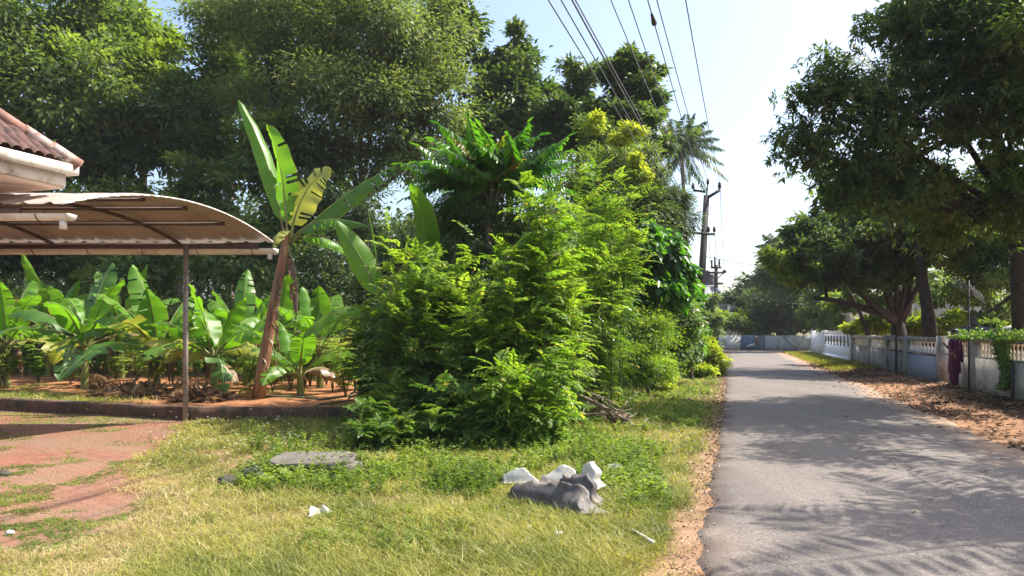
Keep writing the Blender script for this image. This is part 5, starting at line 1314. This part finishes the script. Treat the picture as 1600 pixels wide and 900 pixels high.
# posts, antenna
def vpost(label, px, y, z1, r, mat='iron', off=-.22, name='iron_post', group='thin posts along the right wall'):
    b = along(y, off); mb = MB(); mb.tube([(0, 0, -.1), (.01, 0, z1*.5), (0, 0, z1)], r, 8); o = mb.build(name, M[mat], None, True); o.location = b; tag(o, label, 'post', group)
vpost('thin dark post against the grey wall below the leaning trunk', 1410, 27.3, 1.5, .04)
vpost('thin dark post against the cream wall at the right edge', 1596, 16.0, .95, .035)
vpost('tall thin dark post behind the wall between the two trunks', 1433, 29, 4.2, .06, off=1.2)
def antenna():
    b = along(19.0, -.2); root = empty('antenna', b, 'grid antenna on a thin mast standing by the cream wall', 'antenna')
    mb = MB(); mb.tube([(0, 0, -.1), (0, 0, 1.5), (0, 0, 2.95)], .022, 8); mb.build('mast', M['iron'], root, True)
    mb = MB()
    # reflector: two lattice wings, tilted
    for sg in (-1, 1):
        o_ = np.array([0, 0, 2.85]); u = nrm(np.array([sg*.8, .3, -sg*.42])); v = np.array([.05, -.1, -.28*1.])
        for k in range(6): mb.bar(o_+u*k*.1, o_+u*k*.1+v, .008)
        for k in range(4): mb.bar(o_+v*k/3, o_+v*k/3+u*.5, .010)
    mb.build('grid', M['wire'], root)
    mb = MB(); mb.bar((0, 0, 2.8), (-.1, -.4, 2.75), .02); mb.build('feed_arm', M['wire'], root)
antenna()

# tombs/structures and buildings behind the right wall
def hip(name, label, c, sx, sy, zb, h, wallm, roofm, win=True, fin=False, cat='building'):
    root = empty(name, (c[0], c[1], 0), label, cat)
    mb = MB(); mb.box((0, 0, zb/2), (sx, sy, zb)); w = mb.build('wall', M[wallm], root)
    mb = MB(); mb.add(np.array([[-sx*.6, -sy*.6, zb], [sx*.6, -sy*.6, zb], [sx*.6, sy*.6, zb], [-sx*.6, sy*.6, zb], [-sx*.6, -sy*.6, zb+.08], [sx*.6, -sy*.6, zb+.08], [sx*.6, sy*.6, zb+.08], [-sx*.6, sy*.6, zb+.08], [-sx*.12, 0, zb+h], [sx*.12, 0, zb+h]]),
                      [[[0, 3, 2, 1], [0, 1, 5, 4], [1, 2, 6, 5], [2, 3, 7, 6], [3, 0, 4, 7], [4, 5, 9, 8], [6, 7, 8, 9]], [[5, 6, 9], [7, 4, 8]]])
    mb.build('roof', M[roofm], root)
    if fin: mb = MB(); mb.lathe((0, 0, zb+h-.02), [(.1, 0), (.14, .1), (.06, .2), (.08, .3), (.02, .36)], 10); mb.build('finial', M[roofm], root)
    return root
hip('shrine', 'small dark hip roofed structure behind the wall near the antenna', P(1522, 520, 24.5), 1.0, 1.0, 1.62, .22, 'greywall', 'darkroof', fin=True, cat='small building')
hip('pavilion', 'pale roofed small pavilion behind the vine at the right edge', P(1585, 520, 25.5), 1.0, 1.2, 1.66, .25, 'creamwall', 'palewhite', fin=True, cat='small building')
def block(name, label, px0, px1, ytop, D, dep, mat, wins, cat='house', extra=None):
    a = P(px0, ytop, D); b = P(px1, ytop, D); h = a[2]
    c = ((a[0]+b[0])/2, D+dep/2, 0); root = empty(name, c, label, cat); sx = b[0]-a[0]
    mb = MB(); mb.box((0, 0, h/2), (sx, dep, h)); w = mb.build('wall', M[mat], root)
    mb = MB(); mb.box((0, 0, h+.07), (sx+.5, dep+.5, .14)); mb.build('roof', M[mat if mat != 'beige' else 'fascia'], root)
    for wx, wz, ww, wh in wins:
        m = MB(); m.box((wx*sx/2, -dep/2-.02, wz*h), (ww+.16, .06, wh+.16)); f = m.build('window', M['fascia'], root)
        m = MB(); m.box((wx*sx/2, -dep/2-.055, wz*h), (ww, .02, wh)); m.build('pane', M['window'], f)
    return root, h, sx
block('house', 'beige house half hidden by trees behind the cream wall', 1490, 1640, 440, 42, 8, 'beige', [(-.5, .5, 1.2, 1.1), (.2, .5, 1.2, 1.1), (-.5, .85, 1.1, .5)])
block('house', 'beige house wall glimpsed behind the leaning trunk', 1395, 1480, 488, 50, 7, 'beige', [(-.3, .6, 1.2, 1.0), (.4, .6, 1.2, 1.0)])
r1, h1, _ = block('house', 'pale grey flat roofed house with a black water tank at the lane end', 1060, 1118, 448, 80, 8, 'greybuild', [(.3, .55, 1.5, 1.2), (-.4, .55, 1.5, 1.2)])
mb = MB(); mb.box((.3, -4.1, h1*.62), (4.2, .5, .12)); mb.build('sunshade', M['laterite'], r1)
mb = MB(); mb.lathe((0, 0, 0), [(.75, 0), (.78, .1), (.78, 1.25), (.7, 1.4), (.4, 1.6), (.25, 1.65), (.25, 1.8)], 16); o = mb.build('water_tank', M['tank'], None, True)
tk = P(1113, 448, 80); o.location = (tk[0], 82, h1+.14+.0); tag(o, 'black round water tank standing on the flat roof at the lane end', 'water tank')
r2, h2, _ = block('house', 'small low grey building with a bare parapet behind the flowering bush', 1128, 1157, 478, 78, 5, 'greybuild', [(0, .6, 1., .9)])
# satellite dish on it
mb = MB(); mb.lathe((0, 0, .5), [(.05, 0), (.3, .06), (.5, .18), (.48, .18), (.28, .08), (.02, .03)], 16); mb.tube([(0, 0, 0), (0, 0, .55)], .03, 6); o = mb.build('satellite_dish', M['greybuild'], None, True)
q = P(1151, 478, 78); o.location = (q[0], 79, h2+.14); o.rotation_euler = (0, 0, 0); tag(o, 'round grey dish on the roof of the small grey building', 'satellite dish')

# far wall with a painted panel
def far_wall():
    root = empty('boundary_wall', (22, 65.8, 0), 'weathered white wall closing the far end of the lane with a painted blue panel', 'wall', GW)
    z1 = P(0, 524, 65.8)[2]
    mb = MB(); mb.box((P(1137, 0, 65.8)[0]-22, 0, z1/2), (P(1157, 0, 65.8)[0]-P(1117, 0, 65.8)[0], .2, z1)); mb.box((P(1315, 0, 65.8)[0]-22, 0, z1/2), ((1436-1195)/F*65.8, .2, z1)); mb.build('wall_panel', M['farwall'], root)
    x0, x1 = P(1157, 0, 65.8)[0]-22, P(1195, 0, 65.8)[0]-22
    mb = MB(); mb.box(((x0+x1)/2, -.01, z1/2), (x1-x0-.004, .22, z1+.02)); p = mb.build('painted_panel', M['mural'], root)
    # pale seated figure painted on the panel, a flat decoration in raised paint
    w = x1-x0
    def blob(cx, cz, rx, rz_, mat, rot=0, y=-.125):
        a = np.linspace(0, 2*math.pi, 20, endpoint=False); ca, sa = math.cos(rot), math.sin(rot)
        u = np.cos(a)*rx; v = np.sin(a)*rz_
        X_ = cx+u*ca-v*sa; Z_ = cz+u*sa+v*ca
        m = MB(); V0 = np.stack([X_, np.full(20, y), Z_], 1); V1 = V0+np.array([0, .006, 0])
        m.add(np.concatenate([V0, V1]), [np.arange(20)[None], np.arange(39, 19, -1)[None], np.array([[i_, 20+i_, 20+(i_+1) % 20, (i_+1) % 20] for i_ in range(20)])])
        return m.build('painted_figure', M[mat], p)
    cx = (x0+x1)/2
    blob(cx-.05, .52, .55, .13, 'palewhite', .25); blob(cx+.32, .78, .17, .33, 'skin', -.1, y=-.132); blob(cx+.28, 1.12, .1, .13, 'skin', 0, y=-.14); blob(cx+.26, 1.22, .16, .06, 'paintyel', .1, y=-.147)
    mb = MB(); mb.box(((x0+x1)/2+8, -.15, .03), (26, .3, .1)); mb.build('footing', M['darkroof'], root)
    mb = MB(); mb.bar((P(1222, 0, 65.5)[0]-22, -.3, z1-.02), (P(1244, 0, 65.5)[0]-22, -.5, .02), .04); o = mb.build('prop_pole', M['iron']); o.location = (22, 65.7, 0); tag(o, 'thin dark pole leaning against the far white wall', 'pole')
M['mural'] = surf_mat('painted_blue_panel', (.05, .08, .13), (.12, .18, .26), 1.4, .7, 0, c3=(.18, .26, .34))
M['paintyel'] = surf_mat('yellow_paint', (.5, .45, .2), (.6, .55, .3), 5, .7, 0)
far_wall()

# yellow blossom seen in the fork
bush('yellow_flower_clump', 'clump of bright yellow blossom seen through the fork of the mango trunk', [lob(1404, 500, 33.5, 7, 7)], bxy(1406, 33.5), 350, .12, 'yblossom' if 'yblossom' in M else 'yellow', cat='flowers')

# ---------------------------------------------------------------- person
def person():
    b = np.array([wall_x(19.8)-.32, 19.8, 0])
    b[2] = float(ground_h(b[0], b[1]))
    root = empty('person', b, 'woman in a purple tunic standing by the wall with her forearm raised', 'person', rz=math.radians(165))
    # local: +x is forward
    me = bpy.data.meshes.new('body')
    J = {'pel': (0, 0, .88, .125), 'waist': (0, 0, 1.02, .105), 'chest': (.01, 0, 1.2, .12), 'neckb': (0, 0, 1.33, .06), 'neck': (.005, 0, 1.38, .045), 'head0': (.02, 0, 1.43, .065), 'head1': (.02, 0, 1.5, .085), 'head2': (.01, 0, 1.56, .055),
         'hl': (0, .09, .84, .09), 'kl': (.02, .1, .46, .06), 'al': (-.01, .1, .09, .035), 'fl': (.12, .11, .03, .03),
         'hr': (0, -.09, .84, .09), 'kr': (.03, -.09, .46, .06), 'ar': (.0, -.09, .09, .035), 'fr': (.13, -.1, .03, .03),
         'sl': (0, .16, 1.29, .055), 'el': (-.02, .21, 1.03, .042), 'wl': (.15, .16, .92, .028), 'pl': (.21, .14, .92, .03),
         'sr': (0, -.16, 1.29, .055), 'er': (.03, -.22, 1.04, .042), 'wr': (.2, -.12, 1.16, .027), 'pr': (.24, -.1, 1.21, .03)}
    E = [('pel', 'waist'), ('waist', 'chest'), ('chest', 'neckb'), ('neckb', 'neck'), ('neck', 'head0'), ('head0', 'head1'), ('head1', 'head2'), ('pel', 'hl'), ('hl', 'kl'), ('kl', 'al'), ('al', 'fl'), ('pel', 'hr'), ('hr', 'kr'), ('kr', 'ar'), ('ar', 'fr'),
         ('chest', 'sl'), ('sl', 'el'), ('el', 'wl'), ('wl', 'pl'), ('chest', 'sr'), ('sr', 'er'), ('er', 'wr'), ('wr', 'pr')]
    for sd, p0, dirx in (('l', 'pl', (1, 0, -.1)), ('r', 'pr', (.6, 0, .8))):
        c = np.array(J[p0][:3]); d_ = nrm(np.array(dirx, float)); sv = np.array([0, 1, 0.])
        for k, (o_, ln) in enumerate([(-.024, .062), (-.008, .07), (.008, .068), (.024, .052)]):
            a_ = c+sv*o_+d_*.02; n1, n2 = f'{p0}a{k}', f'{p0}b{k}'
            J[n1] = (*(a_+d_*ln*.5), .0085); J[n2] = (*(a_+d_*ln+np.array([.0, 0, -.015])), .007); E += [(p0, n1), (n1, n2)]
        t1 = c+sv*(.03 if sd == 'r' else -.03)+np.array([0, 0, .012]); J[p0+'t'] = (*t1, .01); J[p0+'u'] = (*(t1+d_*.035), .008); E += [(p0, p0+'t'), (p0+'t', p0+'u')]
    names = list(J); idx = {n_: k for k, n_ in enumerate(names)}
    me.from_pydata([J[n_][:3] for n_ in names], [(idx[a_], idx[b_]) for a_, b_ in E], [])
    o = bpy.data.objects.new('body', me); link(o, root); me.materials.append(M['skin'])
    sk = o.modifiers.new('Skin', 'SKIN')
    for k, n_ in enumerate(names): me.skin_vertices[0].data[k].radius = (J[n_][3], J[n_][3]); me.skin_vertices[0].data[k].use_root = (n_ == 'pel')
    ss = o.modifiers.new('Sub', 'SUBSURF'); ss.levels = 1; ss.render_levels = 2
    # face details
    mb = MB(); mb.tube([(.085, 0, 1.515), (.115, 0, 1.485), (.095, 0, 1.475)], [.008, .014, .012], 6); mb.build('nose', M['skin'], root, True)
    for s_ in (-1, 1):
        mb = MB(); mb.lathe((.092, s_*.03, 1.512), [(.004, -.007), (.011, 0), (.004, .007)], 8); mb.build('eye', M['hair'], root)
        mb = MB(); mb.lathe((.005, s_*.088, 1.48), [(.008, -.025), (.016, 0), (.012, .03)], 6); mb.build('ear', M['skin'], root)
    # clothing: lofted tunic and trousers
    def loft(secs, name, mat, k=20, fold=.0):
        mb = MB(); V = []
        for (cx, cy, z, rx, ry) in secs:
            a = np.arange(k)/k*2*math.pi; w = 1+fold*np.sin(a*7+z*3)*max(0, 1.1-z)
            V.append(np.stack([cx+np.cos(a)*rx*w, cy+np.sin(a)*ry*w, np.full(k, z)], 1))
        q = []
        for i_ in range(len(secs)-1):
            a = np.arange(k); b_ = (a+1) % k; q.append(np.stack([i_*k+a, i_*k+b_, (i_+1)*k+b_, (i_+1)*k+a], 1))
        mb.add(np.concatenate(V), [np.concatenate(q)]); return mb.build(name, M[mat], root, True)
    loft([(.01, 0, .42, .15, .18), (.01, 0, .6, .145, .17), (0, 0, .82, .14, .16), (0, 0, .95, .125, .145), (0, 0, 1.05, .125, .15), (.01, 0, 1.18, .145, .165), (.005, 0, 1.28, .115, .19), (0, 0, 1.34, .08, .13), (0, 0, 1.37, .055, .06)], 'tunic', 'purple', fold=.09)
    for s_, kx in ((1, 'l'), (-1, 'r')):
        loft([(.0, s_*.10, .10, .06, .06), (.01, s_*.10, .25, .075, .075), (.02, s_*.095, .5, .095, .09), (.0, s_*.09, .8, .12, .11)], 'trouser_leg', 'purple', 14)
        S_, E_, W_ = [np.array(J[n_+kx][:3]) for n_ in ('s', 'e', 'w')]
        mb = MB(); mb.tube([S_+np.array([0, -s_*.03, .02]), (S_+E_)/2, E_, E_*.55+W_*.45], [.078, .068, .058, .052], 12); mb.build('sleeve', M['purple'], root, True)
        mb = MB(); mb.box((.05, s_*.105, .012), (.25, .09, .024)); mb.build('sandal', M['sandal'], root)
    mb = MB(); mb.lathe((-.012, 0, 1.42), [(.03, -.02), (.07, .0), (.093, .05), (.1, .1), (.085, .15), (.04, .18)], 16); mb.build('hair', M['hair'], root, True)
    mb = MB(); mb.lathe((-.10, 0, 1.41), [(.01, -.05), (.045, -.02), (.055, .02), (.03, .06)], 10); mb.build('hair_bun', M['hair'], root, True)
    # shawl over one shoulder
    mb = MB(); mb.tube([(.08, .12, 1.0), (.11, .1, 1.2), (.03, .1, 1.37), (-.1, .1, 1.25), (-.14, .1, .95), (-.14, .1, .7)], [.03, .045, .04, .045, .05, .045], 8); mb.build('shawl', M['purple'], root, True)
person()

# ---------------------------------------------------------------- rubbish in the grass
def cloth(name, label, cat, outline, c, h, mat, seed=0, fold=.06, n=46, thick=.004, group=None):
    """crumpled sheet inside a polygon outline (metres), raised h in the middle"""
    r = np.random.default_rng(seed); ol = np.array(outline, float)
    x0, y0 = ol.min(0); x1, y1 = ol.max(0)
    xs_, ys_ = np.linspace(x0, x1, n), np.linspace(y0, y1, n)
    Xg, Yg = np.meshgrid(xs_, ys_); xf, yf = Xg.ravel(), Yg.ravel()
    ins = np.zeros(len(xf), bool); j_ = len(ol)-1
    for i_ in range(len(ol)):
        xi, yi = ol[i_]; xj, yj = ol[j_]
        k = ((yi > yf) != (yj > yf)) & (xf < (xj-xi)*(yf-yi)/(yj-yi+1e-12)+xi); ins ^= k; j_ = i_
    rid = np.abs(fbm(xf+seed, yf, .36, seed+5, 3)-.5)*2
    ed = np.full(len(xf), 9.)
    for i_ in range(len(ol)):
        pa, pb = ol[i_], ol[(i_+1) % len(ol)]; dv_ = pb-pa; tt_ = np.clip(((xf-pa[0])*dv_[0]+(yf-pa[1])*dv_[1])/(dv_@dv_), 0, 1)
        ed = np.minimum(ed, np.hypot(xf-pa[0]-tt_*dv_[0], yf-pa[1]-tt_*dv_[1]))
    drop = .12+.88*sstep(0, .13*min(1, (x1-x0)/.5), ed)
    z = .045+h*(.35+.65*np.clip(1-((xf-ol[:, 0].mean())/(x1-x0)*1.7)**2-((yf-ol[:, 1].mean())/(y1-y0)*1.7)**2, 0, 1))*(.4+1.1*fbm(xf, yf, .5, seed+2, 2))+fold*(1-rid)**3+.45*fold*np.abs(((xf*.9+yf*1.6+.5*fbm(xf, yf, .4, seed+8, 2)) % .40)/.20-1)+.3*fold*np.abs(((xf*1.8-yf*.8+.4*fbm(xf, yf, .3, seed+4, 2)) % .36)/.18-1)
    z = .03+(z-.03)*drop; xf2 = xf+.02*np.sin(z*40); V = np.stack([xf2, yf, z], 1)
    I, J = np.meshgrid(np.arange(n-1), np.arange(n-1)); a = (J*n+I).ravel(); q = np.stack([a, a+1, a+1+n, a+n], 1)
    q = q[ins[q].all(1)]
    used = np.unique(q); mp = -np.ones(len(V), int); mp[used] = np.arange(len(used))
    V = V[used]; q = mp[q]
    V2 = V-np.array([0, 0, thick]); nV = len(V)
    o = raw(name, np.concatenate([V, V2]), [q, q[:, ::-1]+nV], M[mat], None, True); o.location = (c[0], c[1], float(ground_h(c[0], c[1])))
    tag(o, label, cat, group); return o
c = G(862, 800)
cloth('tarpaulin', 'crumpled dark grey brown sheet lying in the grass', 'tarpaulin', [(-.46, .42), (-.1, .5), (.2, .5), (.42, .34), (.44, .1), (.34, .0), (.46, -.3), (.2, -.38), (.02, -.14), (-.14, .06), (-.4, .22)], c, .07, 'tarp', 3, .09, n=90)
cloth('tarpaulin', 'smaller folded grey flap standing up on the crumpled sheet', 'tarpaulin', [(-.2, .16), (.14, .2), (.34, .04), (.28, -.2), (-.06, -.1)], c+np.array([.14, .1, 0]), .13, 'tarp', 9, .09)
def bagmesh(name, label, cx, cy, sx, sy, sz, seed, mat='bag', cat='plastic bag', group='discarded plastic bags', z=0.):
    r = np.random.default_rng(seed); nu, nv = 26, 14; V = []
    for i_ in range(nv):
        ph = math.pi*(i_/(nv-1))*.62; 
        for k in range(nu):
            a = k/nu*2*math.pi; w = 1+.30*(fbm(math.cos(a)*1.5+seed, math.sin(a)*1.5+ph*2, .8, seed)-.5)+.14*math.sin(a*5+ph*4+seed)
            V.append([math.cos(a)*math.sin(ph+.02)*sx*w, math.sin(a)*math.sin(ph+.02)*sy*w, max(0, math.cos(ph)*w+.15)*sz])
    V = np.array(V); q = []
    for i_ in range(nv-1):
        a = np.arange(nu); b_ = (a+1) % nu; q.append(np.stack([i_*nu+a, (i_+1)*nu+a, (i_+1)*nu+b_, i_*nu+b_], 1))
    o = raw(name, V, [np.concatenate(q)], M[mat], None, True); o.location = (cx, cy, float(ground_h(cx, cy))+z); o.rotation_euler = (r.uniform(-.2, .2), r.uniform(-.2, .2), r.uniform(0, 6)); tag(o, label, cat, group)
g = G(806, 772); cloth('plastic_bag', 'long white plastic bag at the left end of the grey sheet', 'plastic bag', [(-.2, .1), (.0, .14), (.26, .02), (.24, -.06), (.02, -.03), (-.14, .0)], g+np.array([0, .06, 0]), .12, 'bag', 31, .06, 60, group='discarded plastic bags')
g = G(874, 776); cloth('plastic_bag', 'largest crumpled whitish bag on the back of the grey sheet', 'plastic bag', [(-.24, .02), (-.12, .14), (.1, .16), (.26, .06), (.2, -.08), (-.1, -.06)], g+np.array([0, .1, 0]), .22, 'bag', 32, .07, 60, group='discarded plastic bags')
g = G(916, 778); cloth('plastic_bag', 'white crumpled bag at the right end of the grey sheet', 'plastic bag', [(-.16, .0), (-.08, .14), (.1, .14), (.18, .04), (.06, -.1)], g+np.array([.03, .08, 0]), .18, 'bag', 33, .06, 60, group='discarded plastic bags')
g = G(957, 742); cloth('plastic_scrap', 'thin flat white scrap right of the grey sheet', 'litter', [(-.1, .02), (.1, .03), (.12, -.01), (-.08, -.03)], g, .05, 'bag', 34, .03, 30, group='litter in the grass')
# torn white wrapper left
g = G(497, 815)
cloth('torn_wrapper', 'torn white wrapper with brown edges standing in the lawn at left', 'litter', [(-.09, .05), (.05, .07), (.1, .05), (.06, .0), (.0, .02), (-.04, -.08), (-.09, -.1)], g, .06, 'bag', 13, .05, 26, group='litter in the grass')
lit = [(873, 849, .05, 'crumpled white scrap in the lawn left of the white pipe'), (948, 862, .028, 'tiny white scrap at the lawn edge near the sandy shoulder'), (941, 876, .03, 'small pale scrap just left of the tiny white scrap'),
       (925, 897, .03, 'white scrap at the very bottom of the lawn'), (905, 650, .13, 'white bag at the left foot of the brush pile'), (922, 660, .10, 'dirty beige bag beside the white one at the brush pile'), (978, 657, .13, 'white plastic bag at the right end of the brush pile'),
       (1010, 661, .06, 'flat white scrap right of the brush pile'), (970, 622, .11, 'pale bag lying behind the brush pile'), (1028, 641, .035, 'small white scrap in the middle of the verge'), (1070, 656, .05, 'thin white scrap near the sandy edge of the lane'),
       (943, 613, .07, 'white scrap under the bush behind the brush pile'), (795, 830, .03, 'small white scrap below the grey sheet'), (827, 838, .045, 'pale scrap between the grey sheet and the bottom lawn'), (703, 842, .035, 'lone white scrap in the middle of the front lawn'),
       (985, 628, .06, 'bluish white scrap behind the root clump'), (1000, 612, .08, 'grey scrap on the verge below the rounded bush'), (15, 833, .035, 'pale scrap on the paving at the left edge')]
for k, (px, py, s_, lb) in enumerate(lit):
    g = G(px, py); bagmesh('litter', lb, g[0], g[1], s_, s_*.6, s_*.7, 20+k, cat='litter', group='litter in the grass', z=.01)
a_, b_ = G(988, 838), G(1021, 858)
mb = MB(); mb.tube([(a_[0], a_[1], .05), (b_[0], b_[1], .05)], .012, 10); o = mb.build('plastic_pipe', M['pvc'], None, True); tag(o, 'short white plastic pipe lying at the edge of the lawn', 'pipe')
# brush pile
def brush():
    b = G(955, 648); root = empty('brush_pile', (b[0], b[1], 0), 'pile of cut bare branches with a brown root clump on the verge', 'brush pile')
    loc = np.array([b[0], b[1], 0])
    r_ = random.Random(5)
    segs = [((888, 612), (992, 666), .03), ((900, 640), (972, 642), .022), ((905, 620), (962, 652), .03), ((884, 604), (966, 634), .024), ((892, 655), (962, 647), .018), ((928, 612), (905, 658), .016), ((902, 628), (986, 657), .02), ((890, 645), (976, 662), .02), ((910, 608), (950, 660), .014), ((935, 625), (900, 668), .014)]
    for k_, (p0, p1, rr) in enumerate(segs):
        A = P(p0[0], p0[1], 12.7+.07*k_)-loc; B_ = P(p1[0], p1[1], 12.0+.05*k_)-loc; A[2] = max(A[2], .1); B_[2] = max(B_[2], .05)
        M_ = (A+B_)/2+np.array([0, 0, .05+.1*r_.random()])
        mb = MB(); mb.tube(bez(A, M_, B_, 7), np.linspace(rr, rr*.6, 7), 6)
        for k in range(4):
            t = r_.random(); s_ = A*(1-t)+B_*t+np.array([0, 0, .03]); mb.tube([s_, s_+np.array([r_.uniform(-.35, .35), r_.uniform(-.2, .2), r_.uniform(0, .3)])], [rr*.45, rr*.2], 5)
        mb.build('branch', M['stick'], root, True)
    c = P(966, 654, 12.3)-loc; c[2] = .04; mb = MB()
    for k in range(40):
        d_ = np.array([r_.uniform(-1, 1), r_.uniform(-1, 1), r_.uniform(.2, 1.8)]); d_ = d_/np.linalg.norm(d_)*r_.uniform(.12, .34)
        mb.tube([c+np.array([0, 0, .03]), c+d_*.6, c+d_+np.array([r_.uniform(-.05, .05), 0, 0])], [.035, .022, .008], 5)
    mb.build('root_clump', M['litterleaf'], root, True)
brush()
# slab and rocks
g = G(490, 740)
def rough_slab(name, label, c, sx, sy, sz, rz, mat, seed, cat, tilt=0., group=None):
    r = np.random.default_rng(seed); n = 14
    mb = MB(); a = np.arange(n)/n*2*math.pi
    rad = 1+.07*r.normal(size=n)
    sq = np.abs(np.cos(a))**8+np.abs(np.sin(a))**8; rad *= sq**(-1/8)
    lv = [(0, .97), (.4, 1.), (.93, .995), (1., .975)]
    V = np.concatenate([np.stack([np.cos(a)*rad*f*sx/2, np.sin(a)*rad*f*sy/2, np.full(n, z*sz)+.003*r.normal(size=n)], 1) for z, f in lv]+[np.array([[0, 0, sz]])])
    q = [];
    for i_ in range(3):
        k = np.arange(n); b_ = (k+1) % n; q.append(np.stack([i_*n+k, i_*n+b_, (i_+1)*n+b_, (i_+1)*n+k], 1))
    k = np.arange(n); tri = np.stack([3*n+k, 3*n+(k+1) % n, np.full(n, 4*n)], 1)
    mb.add(V, [np.concatenate(q), tri]); o = mb.build(name, M[mat]); o.location = c; o.rotation_euler = (tilt, 0, rz); tag(o, label, cat, group); return o
rough_slab('concrete_slab', 'broken grey concrete slab tilted in the weeds left of the thicket', (g[0], g[1], .12), .9, .55, .07, .15, 'concrete', 1, 'slab', tilt=.08)
rough_slab('concrete_slab', 'lower broken piece of concrete under the tilted slab', (g[0]+.25, g[1]+.0, .0), .6, .45, .13, -.1, 'concrete', 2, 'slab')
for k, (px, py, s_, lb) in enumerate([(395, 752, .28, 'dark rock lump in the weeds left of the concrete slab'), (355, 760, .2, 'smaller dark rock at the left of the rock lump'), (420, 745, .2, 'dark rock between the rock lump and the slab'), (6, 742, .12, 'small brown stone at the left edge of the paving')]):
    g = G(px, py); bagmesh('rock', lb, g[0], g[1], s_*.55, s_*.45, s_*.42, 40+k, mat='rockm', cat='rock', group='rocks in the weeds')

# ---------------------------------------------------------------- haze
mb = MB(); mb.box((5, 45, 14), (330, 290, 31)); hz = mb.build('haze', None)
mh, nth, oh = newmat('haze'); vol = nth.nodes.new('ShaderNodeVolumePrincipled'); vol.inputs['Density'].default_value = .0004
vol.inputs['Color'].default_value = (.88, .92, 1, 1); vol.inputs['Anisotropy'].default_value = .0
nth.links.new(vol.outputs[0], oh.inputs['Volume']); hz.data.materials.append(mh); tag(hz, 'thin haze in the air', kind='stuff')
# ---------------------------------------------------------------- camera, light, world
cam = bpy.data.cameras.new('camera'); co = bpy.data.objects.new('camera', cam); COL.objects.link(co)
co.location = (0, 0, CH); co.rotation_euler = (math.radians(90), 0, 0)
cam.sensor_width = 36; cam.lens = F/1600*36; cam.shift_y = (HZ-450)/1600; cam.clip_end = 4000; cam.clip_start = .05
scene.camera = co
SUN_EL = math.radians(52)
sv = Vector((.965, .26, 0)).normalized(); az = math.atan2(sv.x, sv.y)     # clockwise from +Y
sd = Vector((sv.x*math.cos(SUN_EL), sv.y*math.cos(SUN_EL), math.sin(SUN_EL)))
L = bpy.data.lights.new('sun', 'SUN'); L.energy = 4.6; L.angle = math.radians(.5); L.color = (1, .95, .86)
lo = bpy.data.objects.new('sun', L); COL.objects.link(lo); lo.rotation_euler = sd.to_track_quat('Z', 'Y').to_euler()
w = bpy.data.worlds.new('World'); scene.world = w; w.use_nodes = True
nt = w.node_tree; nt.nodes.clear()
sky = nt.nodes.new('ShaderNodeTexSky'); sky.sky_type = 'NISHITA'; sky.sun_disc = False
sky.sun_elevation = SUN_EL; sky.sun_rotation = az; sky.dust_density = 3.4; sky.air_density = 1.0; sky.ozone_density = 1.5; sky.altitude = 20
bg = nt.nodes.new('ShaderNodeBackground'); bg.inputs[1].default_value = .15
ow = nt.nodes.new('ShaderNodeOutputWorld'); nt.links.new(sky.outputs[0], bg.inputs[0]); nt.links.new(bg.outputs[0], ow.inputs[0])
vs = scene.view_settings; vs.view_transform = 'Standard'; vs.look = 'None'; vs.gamma = 1; vs.exposure = 1.1
scene.render.resolution_x = 1024; scene.render.resolution_y = 576
cy = scene.cycles; cy.max_bounces = 6; cy.diffuse_bounces = 3; cy.glossy_bounces = 2; cy.transmission_bounces = 3; cy.transparent_max_bounces = 4
cy.use_denoising = True
